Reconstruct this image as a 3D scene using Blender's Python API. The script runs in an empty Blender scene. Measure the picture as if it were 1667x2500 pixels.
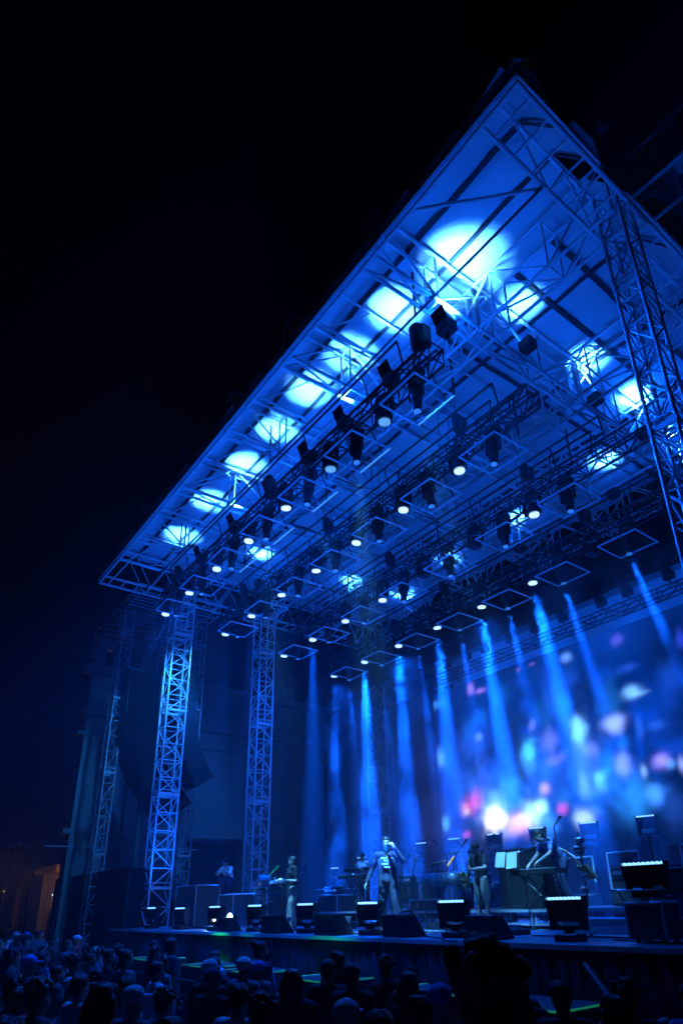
import bpy, bmesh, math, random
from mathutils import Vector, Matrix, Euler
random.seed(11)
R = math.radians
C = bpy.context.scene.collection
SC = bpy.context.scene

# ------------------------------------------------------------------ camera
# origin = the photographer's eye; x along the stage front, y towards the back of the stage
cd = bpy.data.cameras.new('camera')
cam = bpy.data.objects.new('camera', cd)
C.objects.link(cam)
AX = [[0.6091840388082642, 0.7926321953720091, -0.025080066208052882],
      [0.3243557386484472, -0.22017757417447764, 0.9199539067999345],
      [-0.7236630166500645, 0.5685560998620907, 0.3912234650970428]]
m = Matrix(((AX[0][0], AX[1][0], -AX[2][0], 0), (AX[0][1], AX[1][1], -AX[2][1], 0),
            (AX[0][2], AX[1][2], -AX[2][2], 0), (0, 0, 0, 1)))
cam.matrix_world = m
cd.sensor_width = 36
cd.lens = 1577.6 / 2500 * 36
cd.shift_x = (833.5 - 887.72) / 2500
cd.shift_y = (1535.35 - 1250) / 2500
cd.clip_start = 0.1
cd.clip_end = 2000
SC.camera = cam
GZ, TZ, DZ = -2.3, -1.88, -0.55          # pit ground, upper terrace, stage deck

# ------------------------------------------------------------------ world, moonlight, exposure
w = bpy.data.worlds.new('World')
SC.world = w
w.use_nodes = True
nt = w.node_tree
nt.nodes.clear()
sky = nt.nodes.new('ShaderNodeTexSky')
sky.sky_type = 'NISHITA'
sky.sun_disc = False
sky.sun_elevation = R(12)
sky.sun_rotation = R(200)
bg = nt.nodes.new('ShaderNodeBackground')
bg.inputs['Strength'].default_value = 0.0001
wo = nt.nodes.new('ShaderNodeOutputWorld')
nt.links.new(sky.outputs[0], bg.inputs[0])
nt.links.new(bg.outputs[0], wo.inputs[0])
sd = bpy.data.lights.new('moon', 'SUN')
sd.energy = 0.002
sd.angle = R(0.5)
sd.color = (1, .93, .85)
so = bpy.data.objects.new('moon', sd)
C.objects.link(so)
so.rotation_euler = (R(78), 0, R(200))
SC.view_settings.view_transform = 'Standard'
SC.view_settings.look = 'None'
SC.view_settings.exposure = 0
SC.view_settings.gamma = 1
SC.view_settings.use_curve_mapping = False
SC.cycles.max_bounces = 5
SC.cycles.volume_bounces = 0
SC.cycles.volume_step_rate = 2
SC.cycles.sample_clamp_indirect = 4
SC.cycles.use_denoising = True

# ------------------------------------------------------------------ materials
def node_mat(name, col, rough=.6, metal=0., var=.12, scale=6., bump=0., emit=None, estr=0., spec=.5, stretch=None):
    ma = bpy.data.materials.new(name)
    ma.use_nodes = True
    n = ma.node_tree
    b = n.nodes['Principled BSDF']
    b.inputs['Roughness'].default_value = rough
    b.inputs['Metallic'].default_value = metal
    b.inputs['Specular IOR Level'].default_value = spec
    tc = n.nodes.new('ShaderNodeTexCoord')
    src = tc.outputs['Object']
    if stretch:
        mp = n.nodes.new('ShaderNodeMapping')
        mp.inputs['Scale'].default_value = stretch
        n.links.new(src, mp.inputs[0])
        src = mp.outputs[0]
    t = n.nodes.new('ShaderNodeTexNoise')
    t.inputs['Scale'].default_value = scale
    t.inputs['Detail'].default_value = 6
    n.links.new(src, t.inputs['Vector'])
    rp = n.nodes.new('ShaderNodeValToRGB')
    rp.color_ramp.elements[0].position = .3
    rp.color_ramp.elements[1].position = .75
    rp.color_ramp.elements[0].color = [max(0, c * (1 - var)) for c in col] + [1]
    rp.color_ramp.elements[1].color = [min(1, c * (1 + var)) for c in col] + [1]
    n.links.new(t.outputs['Fac'], rp.inputs['Fac'])
    n.links.new(rp.outputs['Color'], b.inputs['Base Color'])
    if bump:
        bp = n.nodes.new('ShaderNodeBump')
        bp.inputs['Strength'].default_value = bump
        bp.inputs['Distance'].default_value = .02
        n.links.new(t.outputs['Fac'], bp.inputs['Height'])
        n.links.new(bp.outputs[0], b.inputs['Normal'])
    if emit:
        b.inputs['Emission Color'].default_value = (*emit, 1)
        b.inputs['Emission Strength'].default_value = estr
    return ma
M = {}
def mat(k, *a, **kw):
    M[k] = node_mat(k, *a, **kw)
mat('aluminium', (.55, .56, .58), .42, .35, .12, 9)
mat('white_steel', (.84, .85, .86), .5, .0, .12, 5)
mat('black_steel', (.035, .036, .04), .45, .2, .3, 8)
mat('black_plastic', (.02, .02, .022), .42, 0, .3, 12)
mat('dark_grey', (.07, .07, .075), .5, 0, .25, 10)
mat('canopy', (.6, .61, .64), .75, 0, .05, 1.6, bump=.25)
mat('matte_black', (.006, .006, .007), .9, 0, .3, 8, spec=.1)
mat('strap', (.03, .03, .035), .8, 0, .2, 8)
mat('deck', (.27, .27, .28), .36, 0, .35, 2.2, bump=.1)
mat('deck_edge', (.8, .8, .82), .4, 0, .1, 6)
mat('skirt', (.02, .02, .021), 1, 0, .35, 3, spec=.05, stretch=(6, 6, .6))
mat('concrete', (.3, .3, .29), .85, 0, .3, 1.1, bump=.4)
mat('pale_concrete', (.36, .36, .34), .85, 0, .2, 2.1, bump=.4)
mat('ground', (.06, .06, .058), .9, 0, .35, .9, bump=.4)
mat('drape', (.05, .05, .055), .9, 0, .3, 2, bump=.3, stretch=(5, 5, .5))
mat('black_drape', (.008, .008, .009), .95, 0, .3, 2, stretch=(5, 5, .5))
mat('skin', (.5, .32, .24), .5, 0, .12, 25)
mat('skin_dark', (.2, .11, .075), .5, 0, .12, 25)
mat('hair_black', (.012, .01, .009), .55, 0, .4, 60, bump=.6, stretch=(1, 1, .2))
mat('hair_brown', (.05, .03, .018), .55, 0, .4, 60, bump=.6, stretch=(1, 1, .2))
mat('hair_fair', (.25, .17, .09), .5, 0, .3, 60, bump=.6, stretch=(1, 1, .2))
mat('cloth_black', (.015, .015, .017), .85, 0, .3, 14, bump=.4)
mat('cloth_navy', (.03, .04, .09), .85, 0, .25, 14, bump=.4)
mat('cloth_grey', (.16, .16, .17), .85, 0, .2, 14, bump=.4)
mat('cloth_white', (.7, .7, .7), .85, 0, .08, 14, bump=.4)
mat('cloth_blue', (.12, .2, .5), .8, 0, .2, 14, bump=.4)
mat('cloth_red', (.3, .04, .05), .85, 0, .2, 14, bump=.4)
mat('denim', (.14, .2, .32), .85, 0, .25, 30, bump=.4)
mat('khaki', (.38, .33, .25), .85, 0, .15, 20, bump=.4)
mat('paper', (.5, .5, .49), .7, 0, .03, 4)
mat('brass', (.8, .6, .25), .25, 1., .1, 10)
mat('chrome', (.7, .7, .72), .18, 1., .05, 10)
mat('drum_shell', (.3, .32, .35), .3, .2, .1, 10)
mat('drum_head', (.75, .75, .75), .5, 0, .05, 10)
mat('wood', (.3, .17, .08), .4, 0, .3, 7, stretch=(1, 6, 1))
mat('leaf', (.05, .08, .025), .8, 0, .5, 9)
mat('bark', (.08, .06, .045), .9, 0, .3, 12, bump=.5)
mat('roof_tile', (.35, .2, .1), .8, 0, .25, 5, bump=.3)
mat('lens_white', (.8, .8, .8), .3, emit=(.42, .68, 1.0), estr=1.35)
mat('lens_cyan', (.5, .6, .7), .3, emit=(.05, .32, 1.0), estr=.4)
mat('strip_glow', (.6, .7, .8), .3, emit=(.22, .55, 1.0), estr=1.7)
mat('lens_dim', (.6, .6, .6), .3, emit=(.15, .5, 1.0), estr=.6)
mat('tube_glow', (.7, .71, .73), .5, emit=(.0, .1, .8), estr=.22)  # faint glow on the frame rails stands in for lamp light
mat('tube_glow_edge', (.7, .71, .73), .5, emit=(.08, .42, 1.0), estr=.6)  # brighter glow for front rails, lamp light on their edge put into the colour
mat('lens_dark', (.08, .1, .14), .15)
mat('lamp_glow', (.8, .8, .8), .3, emit=(.5, .78, 1.0), estr=14)
mat('green_tape', (.2, .5, .3), .6)
mat('green_glow', (.1, .5, .1), .4, emit=(.05, .8, .1), estr=.8)
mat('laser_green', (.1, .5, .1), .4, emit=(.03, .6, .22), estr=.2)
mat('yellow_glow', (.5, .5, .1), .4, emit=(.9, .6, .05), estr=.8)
mat('amber_wall', (.5, .36, .2), .8, 0, .3, 3, bump=.2)
mat('dark_water', (.05, .05, .05), .3)

# ------------------------------------------------------------------ linking helpers (world matrices kept, parents unscaled)
W = {}
I4 = Matrix()
def link(o, parent=None, wm=I4):
    C.objects.link(o)
    W[o.name] = wm.copy()
    if parent is not None:
        o.parent = parent
        o.matrix_basis = W[parent.name].inverted() @ wm
    else:
        o.matrix_basis = wm
    return o
USED = set()
def tag(o, label, cat, group=None, kind=None):
    if label:
        if label in USED and not group: print('DUP LABEL', label)
        USED.add(label)
        o['label'] = label
    if cat: o['category'] = cat
    if group: o['group'] = group
    if kind: o['kind'] = kind
    return o
def thing(name, label, cat, loc=(0, 0, 0), rz=0, group=None, rot=None):
    o = bpy.data.objects.new(name, None)
    o.empty_display_size = .1
    rm = rot if rot is not None else Matrix.Rotation(rz, 4, 'Z')
    link(o, None, Matrix.Translation(loc) @ rm)
    return tag(o, label, cat, group)
def empty(name, parent):
    o = bpy.data.objects.new(name, None)
    o.empty_display_size = .1
    return link(o, parent, W[parent.name])
def copy_tree(src, wm, label=None):
    def rec(s, parent):
        c = s.copy()
        C.objects.link(c)
        if parent is not None:
            c.parent = parent
            W[c.name] = W[parent.name] @ c.matrix_basis
        else:
            W[c.name] = wm.copy()
            c.matrix_basis = wm
        for ch in KIDS.get(s.name, []):
            rec(ch, c)
        return c
    KIDS.clear()
    for o in C.objects:
        if o.parent: KIDS.setdefault(o.parent.name, []).append(o)
    c = rec(src, None)
    if label:
        tag(c, label, None)
    return c
KIDS = {}

class Acc:
    """fast triangle/quad collector for closed solids that are fused into one skin afterwards"""
    def __init__(self): self.v, self.f = [], []
    def add(self, vs, fs, mm):
        n = len(self.v)
        self.v += [mm @ v for v in vs]
        self.f += [[n + i for i in f] for f in fs]
SPH = {}
def unit_sphere(seg, rings):
    if (seg, rings) not in SPH:
        vs = [Vector((0, 0, 1))]
        for j in range(1, rings):
            t = math.pi * j / rings
            vs += [Vector((math.sin(t) * math.cos(2 * math.pi * i / seg), math.sin(t) * math.sin(2 * math.pi * i / seg), math.cos(t))) for i in range(seg)]
        vs.append(Vector((0, 0, -1)))
        fs = [[0, 1 + i, 1 + (i + 1) % seg] for i in range(seg)]
        for j in range(rings - 2):
            a = 1 + j * seg
            fs += [[a + i, a + seg + i, a + seg + (i + 1) % seg, a + (i + 1) % seg] for i in range(seg)]
        a = 1 + (rings - 2) * seg
        fs += [[a + i, len(vs) - 1, a + (i + 1) % seg] for i in range(seg)]
        SPH[(seg, rings)] = (vs, fs)
    return SPH[(seg, rings)]
CUBE = ([Vector((x, y, z)) for x in (-.5, .5) for y in (-.5, .5) for z in (-.5, .5)], [[0, 1, 3, 2], [4, 6, 7, 5], [0, 4, 5, 1], [2, 3, 7, 6], [0, 2, 6, 4], [1, 5, 7, 3]])
# ---- shapes into a bmesh
def box(bm, c, s, rot=None):
    mm = Matrix.Translation(c) @ (rot if rot is not None else I4) @ Matrix.Diagonal((*s, 1))
    if isinstance(bm, Acc): return bm.add(*CUBE, mm)
    return bmesh.ops.create_cube(bm, size=1, matrix=mm)['verts']
def axis_matrix(a, b):
    a, b = Vector(a), Vector(b)
    d = b - a
    q = d.to_track_quat('Z', 'Y').to_matrix().to_4x4()
    return Matrix.Translation((a + b) / 2) @ q, d.length
def tube(bm, a, b, r, r2=None, seg=8, caps=True):
    mm, l = axis_matrix(a, b)
    if isinstance(bm, Acc):
        r2 = r if r2 is None else r2
        vs = [Vector((rr * math.cos(2 * math.pi * i / seg), rr * math.sin(2 * math.pi * i / seg), z)) for rr, z in ((r, -l / 2), (r2, l / 2)) for i in range(seg)]
        return bm.add(vs, [[i, (i + 1) % seg, seg + (i + 1) % seg, seg + i] for i in range(seg)] + [list(range(seg))[::-1], list(range(seg, 2 * seg))], mm)
    bmesh.ops.create_cone(bm, cap_ends=caps, segments=seg, radius1=r, radius2=r if r2 is None else r2, depth=l, matrix=mm)
def ball(bm, c, s, seg=12, rings=8, rot=None):
    if not hasattr(s, '__len__'): s = (s, s, s)
    mm = Matrix.Translation(c) @ (rot if rot is not None else I4) @ Matrix.Diagonal((*s, 1))
    if isinstance(bm, Acc): return bm.add(*unit_sphere(seg, rings), mm)
    bmesh.ops.create_uvsphere(bm, u_segments=seg, v_segments=rings, radius=1, matrix=mm)
def mesh_of(bm, name, ma=None, smooth=False):
    me = bpy.data.meshes.new(name)
    bm.to_mesh(me)
    bm.free()
    if ma: me.materials.append(M[ma])
    if smooth:
        for p in me.polygons: p.use_smooth = True
    return me
def obj(name, bm, ma, parent=None, wm=None, smooth=False):
    """bm is in the parent's own coordinates unless wm is given"""
    me = mesh_of(bm, name, ma, smooth)
    o = bpy.data.objects.new(name, me)
    if wm is None:
        wm = W[parent.name] if parent is not None else I4
    return link(o, parent, wm)
UNIT = {}
def unit_tube(ma, seg=8):
    k = (ma, seg)
    if k not in UNIT:
        bm = bmesh.new()
        bmesh.ops.create_cone(bm, cap_ends=True, segments=seg, radius1=1, radius2=1, depth=1)
        UNIT[k] = mesh_of(bm, 'tube', ma, True)
        for p in UNIT[k].polygons:
            if len(p.vertices) > 4: p.use_smooth = False
    return UNIT[k]
def unit_box(ma):
    k = (ma, 'box')
    if k not in UNIT:
        bm = bmesh.new()
        bmesh.ops.create_cube(bm, size=1)
        UNIT[k] = mesh_of(bm, 'block', ma)
    return UNIT[k]
def bar(name, a, b, r, ma, parent, seg=8):
    mm, l = axis_matrix(a, b)
    o = bpy.data.objects.new(name, unit_tube(ma, seg))
    return link(o, parent, mm @ Matrix.Diagonal((r, r, l, 1)))
def block(name, c, s, ma, parent, rot=None):
    o = bpy.data.objects.new(name, unit_box(ma))
    return link(o, parent, Matrix.Translation(c) @ (rot if rot is not None else I4) @ Matrix.Diagonal((*s, 1)))
def bake(name, o, children_mats=None): pass

BUDGET = {'brace': 290}
def braces(segs, r, ma, parent, root, name='brace', cap=290, seg=6):
    """lattice bars: single objects up to 300 on one thing, the rest joined"""
    key = root.name
    left = BUDGET.get(key, cap)
    for a, b in segs[:left]:
        bar(name, a, b, r, ma, parent, seg)
    BUDGET[key] = max(0, left - len(segs))
    rest = segs[left:]
    if rest:
        bm = bmesh.new()
        for a, b in rest: tube(bm, a, b, r, seg=seg, caps=False)
        o = obj('bracing', bm, ma, parent, I4)
        o['kind'] = 'stuff'

def box_truss(parent, root, a, b, wdt, hgt, bays, ma, rc, rb, side=Vector((0, 1, 0)), up=Vector((0, 0, 1)), cap=290, chord='chord', flip=0):
    """a,b: ends of the centre of the LOWER face. Four chords, zigzag on all faces, posts."""
    a, b = Vector(a), Vector(b)
    ch = [[p + side * s * wdt / 2 + up * h for p in (a, b)] for s, h in ((-1, 0), (1, 0), (1, hgt), (-1, hgt))]
    for c in ch: bar(chord, c[0], c[1], rc, ma, parent)
    segs = []
    P = lambda k, t: ch[k][0].lerp(ch[k][1], t)
    for i in range(bays + 1):
        t = i / bays
        segs += [(P(0, t), P(3, t)), (P(1, t), P(2, t)), (P(0, t), P(1, t)), (P(3, t), P(2, t))]
        if i < bays:
            t2 = (i + 1) / bays
            f = (i + flip) % 2
            segs += [(P(0, t if f else t2), P(3, t2 if f else t)), (P(1, t if f else t2), P(2, t2 if f else t)),
                     (P(0, t2 if f else t), P(1, t if f else t2))]
    braces(segs, rb, ma, parent, root, cap=cap)
def spot(name, parent, loc, target, power, col, size=45, blend=.6, rad=.08):
    ld = bpy.data.lights.new(name, 'SPOT')
    ld.energy = power
    ld.color = col
    ld.spot_size = R(size)
    ld.spot_blend = blend
    ld.shadow_soft_size = rad
    o = bpy.data.objects.new(name, ld)
    d = Vector(target) - Vector(loc)
    link(o, parent, Matrix.Translation(loc) @ d.to_track_quat('-Z', 'Y').to_matrix().to_4x4())
    return o
BLUE = (.001, .1, 1.0)
HOT = (.075, .42, 1.0)
KEY = (.1, .5, 1.0)
BEAM = (.002, .095, 1.0)
HAZE = .003
SMK = .22
UPK = 72
UPS = 2
WSK = 620
FLK = 920
KYK = 17
CRK = 3600
BMK = 230
# ================================================================== SETTING
def struct(name, bm, ma, label=None):
    o = obj(name, bm, ma)
    o['kind'] = 'structure'
    if label: o['label'] = label
    return o
bm = bmesh.new()                                   # ground: a sheet with gentle unevenness, terrace step near the camera
bmesh.ops.create_grid(bm, x_segments=60, y_segments=60, size=600)
for v in bm.verts: v.co.z = GZ
struct('ground', bm, 'ground', 'dark flat ground of the open-air theatre')
bm = bmesh.new()
box(bm, (-.5, -3.2, (GZ + TZ) / 2 + .002), (6.2, 10.1, TZ - GZ))
bmesh.ops.bevel(bm, geom=bm.edges[:], offset=.02, segments=2, affect='EDGES')
struct('terrace', bm, 'concrete', 'low stone terrace the photographer stands on')

# stage: deck boards, edge strip, skirt
XL, XR, Y0, Y1 = -24.2, -1.2, 7.78, 19.2
stage = thing('stage', 'long black stage platform with pale front edge under the blue roof', 'stage', (-12, 13, GZ))
nx, ny = 19, 9
for i in range(nx):
    for j in range(ny):
        x0 = XL + (XR - XL) * i / nx; x1 = XL + (XR - XL) * (i + 1) / nx
        y0 = Y0 + (Y1 - Y0) * j / ny; y1 = Y0 + (Y1 - Y0) * (j + 1) / ny
        block('deck_panel', ((x0 + x1) / 2, (y0 + y1) / 2, DZ - .02), (x1 - x0 - .006, y1 - y0 - .006, .04), 'deck', stage)
block('deck_edge', ((XL + XR) / 2, Y0 - .025, DZ - .035), (XR - XL, .05, .062), 'deck_edge', stage)
for i in range(30):                                 # pleated skirt
    x = XL + (XR - XL) * (i + .5) / 30
    bm = bmesh.new()
    n = 9
    vs = []
    for k in range(n):
        xx = x + ((k / (n - 1)) - .5) * (XR - XL) / 30
        yy = Y0 + .02 + .025 * math.sin(k * 2.3 + i)
        vs.append((bm.verts.new((xx, yy, DZ - .075)), bm.verts.new((xx, yy - .02, GZ + .02))))
    for k in range(n - 1): bm.faces.new((vs[k][0], vs[k + 1][0], vs[k + 1][1], vs[k][1]))
    r = bmesh.ops.extrude_face_region(bm, geom=bm.faces[:])
    for v in [g for g in r['geom'] if isinstance(g, bmesh.types.BMVert)]: v.co.y += .01
    obj('skirt_panel', bm, 'skirt', stage, I4, True)
# riser for keyboard, drums
def riser(x0, x1, y0, y1, top, label):
    t = thing('stage_riser', label, 'riser', ((x0 + x1) / 2, (y0 + y1) / 2, DZ), group='risers on the stage')
    n = max(1, round((x1 - x0) / 1.22))
    for i in range(n):
        a = x0 + (x1 - x0) * i / n; b = x0 + (x1 - x0) * (i + 1) / n
        block('top_panel', ((a + b) / 2, (y0 + y1) / 2, top - .03), (b - a - .008, y1 - y0, .05), 'dark_grey', t)
        block('edge_strip', ((a + b) / 2, y0 - .012, top - .035), (b - a - .008, .02, .05), 'aluminium', t)
        block('lower_strip', ((a + b) / 2, y0 - .002, DZ + .09), (b - a - .02, .02, .05), 'aluminium', t)
        for xx in (a + .05, b - .05):
            bar('leg', (xx, y0 + .03, DZ), (xx, y0 + .03, top - .055), .024, 'aluminium', t)
            bar('leg', (xx, y1 - .03, DZ), (xx, y1 - .03, top - .055), .024, 'aluminium', t)
    return t
riser(-12.6, -4.4, 11.2, 14.6, -.18, 'long low riser under the drum kit, piano and keyboard')
riser(-17.4, -13.9, 11.6, 14.2, -.18, 'low riser behind the singer under the striped keyboardist')

# theatre walls behind
def wall_thing(name, label, cat, loc): return thing(name, label, cat, loc)
bw = thing('theatre_back_wall', 'dark concrete theatre wall with tall fluted pilasters behind the stage', 'wall', (-18, 20.6, GZ))
block('wall_face', (-17.5, 21.1, 4.2), (25, .8, 13.), 'concrete', bw)
block('cornice', (-17.5, 20.55, 10.2), (25, .5, .5), 'pale_concrete', bw)
block('cornice_fascia', (-17.5, 20.62, 9.3), (25, .3, .35), 'pale_concrete', bw)
for k in range(13):
    x = -29.3 + k * 1.95
    bm = bmesh.new()
    tube(bm, (x, 20.62, GZ + .3), (x, 20.62, 8.9), .42, .36, 16)
    tube(bm, (x, 20.62, GZ), (x, 20.62, GZ + .3), .5, .5, 16)
    tube(bm, (x, 20.62, 8.9), (x, 20.62, 9.13), .38, .48, 16)
    obj('pilaster', bm, 'pale_concrete', bw, I4)
sw = thing('theatre_side_wall', 'bluish concrete side wall with cornice, frieze and dark doorway left of the stage', 'wall', (-30, 12, GZ))
XW = -30.2
def sblock(n, y0, y1, z0, z1, t0, t1, ma='pale_concrete'):
    block(n, (XW - (t0 + t1) / 2 + t1, (y0 + y1) / 2, (z0 + z1) / 2), (t1 - t0 + .6, y1 - y0, z1 - z0), ma, sw)
sblock('wall_panel', 7.5, 12.55, GZ, 10.1, 0, 0)
sblock('wall_panel', 12.55, 15.6, 2.9, 10.1, 0, 0)
sblock('wall_panel', 15.6, 20.5, GZ, 10.1, 0, 0)
block('doorway_back', (XW - .9, 14, .3), (.3, 3.2, 5.2), 'black_drape', sw)
for z0, h, o_ in ((10.1, .35, .34), (8.1, .22, .2), (7.2, .14, .12), (3.0, .2, .12)):
    block('cornice', (XW + o_, 13.85, z0 + h / 2 + .003), (.75, 13.3, h), 'pale_concrete', sw)
for y in (7.75, 9.9, 12.3, 15.8, 18.2):
    block('pilaster', (XW + .36, y, 2.9), (.2, .5, 10.1), 'pale_concrete', sw)
    block('finial', (XW + .1, y, 10.88), (.5, .5, .85), 'pale_concrete', sw)
    bm = bmesh.new(); ball(bm, (XW + .1, y, 11.6), (.34, .34, .42))
    obj('finial_urn', bm, 'pale_concrete', sw, I4, True)
bar('handrail', (XW + .9, 6.5, 2.45), (XW + .9, 13, 2.45), .03, 'aluminium', sw)

# black side drape under the left wing (big dark panel left of the stage)
t = thing('side_scrim', 'big black scrim panel standing left of the stage front', 'screen', (-28, 7.8, GZ))
for i in range(4):
    x0 = -32.2 + i * 2.3
    block('scrim_panel', (x0 + 1.15, 7.85, (GZ + 1.33) / 2 - .0), (2.28, .06, 1.33 - GZ), 'black_drape', t)
    bar('post', (x0 + .02, 7.95, GZ), (x0 + .02, 7.95, 1.3), .03, 'black_steel', t)
block('side_return', (-22.97, 8.6, (GZ + 1.3) / 2), (.05, 1.4, 1.3 - GZ), 'black_drape', t)

# rear black masking drapes hung from the roof
t = thing('masking_drape', 'dark blue-black folded drape hanging behind the left roof towers', 'drape', (-22, 19, 3))
for i in range(9):
    x0 = -23.0 + i * .5
    bm = bmesh.new()
    n = 8; vs = []
    for k in range(n):
        xx = x0 + .5 * k / (n - 1); yy = 19.4 + .07 * math.sin(k * 1.8 + i * 2)
        vs.append((bm.verts.new((xx, yy, 8.6)), bm.verts.new((xx, yy, DZ))))
    for k in range(n - 1): bm.faces.new((vs[k][0], vs[k + 1][0], vs[k + 1][1], vs[k][1]))
    r = bmesh.ops.extrude_face_region(bm, geom=bm.faces[:])
    for v in [g for g in r['geom'] if isinstance(g, bmesh.types.BMVert)]: v.co.y += .02
    obj('drape_panel', bm, 'drape', t, I4, True)

# ================================================================== ROOF
roof = thing('stage_roof', 'huge stage roof of white box trusses with blue-lit canopy', 'stage roof', (-13.3, 12, 11.6))
ZL, ZU, ZC = 11.6, 12.93, 13.06
YF, YB = 5.7, 19.2
# lengthwise (front to back) trusses
TX = [-6.79, -9.9, -12.95, -16.05, -19.55]
for i, x in enumerate(TX):
    p = empty('roof_truss', roof)
    box_truss(p, roof, (x, YF + .05, ZL), (x, YB, ZL), .36, ZU - ZL, 8, 'white_steel', .042, .026, side=Vector((1, 0, 0)), cap=296, flip=i % 2)
# light purlins between
for x in (-8.6, -11.3, -14.4, -17.75, -21.4):
    p = empty('purlin', roof)
    bar('chord', (x, YF + .05, ZL + .03), (x, 7.2, ZL + .03), .03, 'white_steel', p)
    bar('chord', (x, YF + .25, ZU), (x, YB, ZU), .03, 'white_steel', p)
    bar('brace', (x, YF + .3, ZL + .05), (x, 7.2, ZU - .03), .02, 'white_steel', p, 6)
# cross trusses
for y, wd in ((8.9, .5), (12.45, .5), (15.5, .4), (18.5, .5)):
    p = empty('roof_truss', roof)
    box_truss(p, roof, (-23.3, y, ZL + .004), (-3.3, y, ZL + .004), wd, ZU - ZL - .01, 14, 'white_steel', .04, .024, cap=296)
# heavy twin posts where the main trusses cross
for x in TX:
    for y in (8.72, 12.45, 15.5):
        p = empty('node_post', roof)
        for dx in (-.11, .11):
            block('plate', (x + dx, y, (ZL + ZU) / 2), (.07, .12, ZU - ZL - .05), 'white_steel', p)
# side ladder frames
for xa, xb, nm in ((-3.05, -3.8, 'r'), (-23.58, -22.9, 'l')):
    p = empty('side_frame', roof)
    for x in (xa, xb):
        bar('chord', (x, YF, ZL), (x, YB, ZL), .045, 'white_steel', p)
        if nm == 'l' or x == xb: bar('chord', (x, YF + .5, ZU - .05), (x, YB, ZU - .05), .04, 'white_steel', p)
    n = 27
    for i in range(n + 1):
        y = YF + .3 + (YB - YF - .4) * i / n
        bar('rung', (xa, y, ZL), (xb, y, ZL), .024, 'white_steel', p, 6)
    segs = []
    for i in range(9):
        ya = YF + .3 + 1.45 * i
        segs += [((xb, ya, ZL), (xb, ya + .72, ZU - .05)), ((xb, ya + .72, ZU - .05), (xb, ya + 1.45, ZL)),
                 ((xa, ya, ZL), (xa, ya + .72, ZU - .05)), ((xa, ya + .72, ZU - .05), (xa, ya + 1.45, ZL)), ((xa, ya, ZU - .05), (xb, ya + .72, ZU - .05))]
    if nm == 'r': segs = [s_ for s_ in segs if s_[0][0] != xa]
    for s in segs: bar('diagonal', s[0], s[1], .022, 'white_steel', p, 6)
# front eave: twin bars, diagonals behind
p = empty('front_beam', roof)
bar('chord', (-23.6, YF, ZL), (-3.02, YF, ZL), .045, 'white_steel', p)
bar('chord', (-23.6, YF - .06, ZL + .09), (-3.02, YF - .06, ZL + .09), .028, 'white_steel', p)
bar('chord', (-23.6, YF + .5, ZU), (-3.02, YF + .5, ZU), .035, 'white_steel', p)
bar('brace', (-5.5, 5.72, ZL), (-3.85, 7.3, ZL), .035, 'white_steel', p)
bar('tie', (-22.8, 7.24, ZL - .08), (-3.8, 7.24, ZL - .08), .028, 'black_steel', p)
# canopy in panels with dark straps over the seams
def canopy_z(x, y):
    z = ZC + .05 * math.sin(x * 1.15 + .6) * math.sin(y * .9) + .02 * math.sin(x * 3.1 + y * 2.2) + .012 * math.sin(x * 7.3 - y * 5.1)
    if x > -3.75: z = 11.76 + (z - 11.76) * min(1, max(0, (-3.03 - x) / .72)) ** .8
    if y < 6.05: z = 11.74 + (z - 11.74) * (y - 5.63) / .42
    return z
xs = [-23.62, -21.4, -19.55, -17.75, -16.05, -14.4, -12.95, -11.3, -9.9, -8.13, -7.45, -5.9, -4.88, -3.8, -3.0]
ys = [5.63, 6.05, 7.0, 7.9, 10.6, 13.0, 15.6, 19.3]
can = empty('canopy', roof)
can2 = can
for i in range(len(xs) - 1):
    for j in range(len(ys) - 1):
        if i == len(xs) - 2 and j == 2: y1 = 7.45
        x0, x1, y0, y1 = xs[i], xs[i + 1], ys[j], ys[j + 1]
        if i == len(xs) - 2 and j == 3: y0 = 8.7           # torn open corner beside the right tower
        bm = bmesh.new()
        n = 14; g = []
        for a in range(n + 1):
            row = []
            for b in range(n + 1):
                x = x0 + (x1 - x0) * a / n; y = y0 + (y1 - y0) * b / n
                row.append(bm.verts.new((x, y, canopy_z(x, y))))
            g.append(row)
        for a in range(n):
            for b in range(n): bm.faces.new((g[a][b], g[a + 1][b], g[a + 1][b + 1], g[a][b + 1]))
        obj('canopy_panel', bm, 'canopy', can, I4, True)
def strap(a, b, wd):
    a, b = Vector(a), Vector(b)
    n = 30; bm = bmesh.new(); d = (b - a).normalized(); s = Vector((-d.y, d.x, 0)) * wd / 2; pv = None
    for k in range(n + 1):
        p_ = a.lerp(b, k / n)
        q = [bm.verts.new((p_.x + e * s.x, p_.y + e * s.y, canopy_z(p_.x, p_.y) - dz)) for e in (-1, 1) for dz in (.07, .05)]
        if pv:
            bm.faces.new((pv[0], q[0], q[2], pv[2])); bm.faces.new((pv[1], pv[3], q[3], q[1]))
            bm.faces.new((pv[0], pv[1], q[1], q[0])); bm.faces.new((pv[2], q[2], q[3], pv[3]))
        pv = q
    bm.normal_update()
    obj('strap', bm, 'strap', can, I4)
strap((-23.5, 6.92, 0), (-3.1, 6.92, 0), .1)
strap((-23.5, 7.85, 0), (-3.1, 7.85, 0), .09)
for y in (10.6, 13.0, 15.6): strap((-23.4, y, 0), (-3.1, y, 0), .11)
for x in (-4.88, -5.9, -7.45, -8.13, -11.3, -14.4, -17.75, -21.4): strap((x, 9.2 if x > -9 else 8.2, 0), (x, 19.2, 0), .11)
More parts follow.
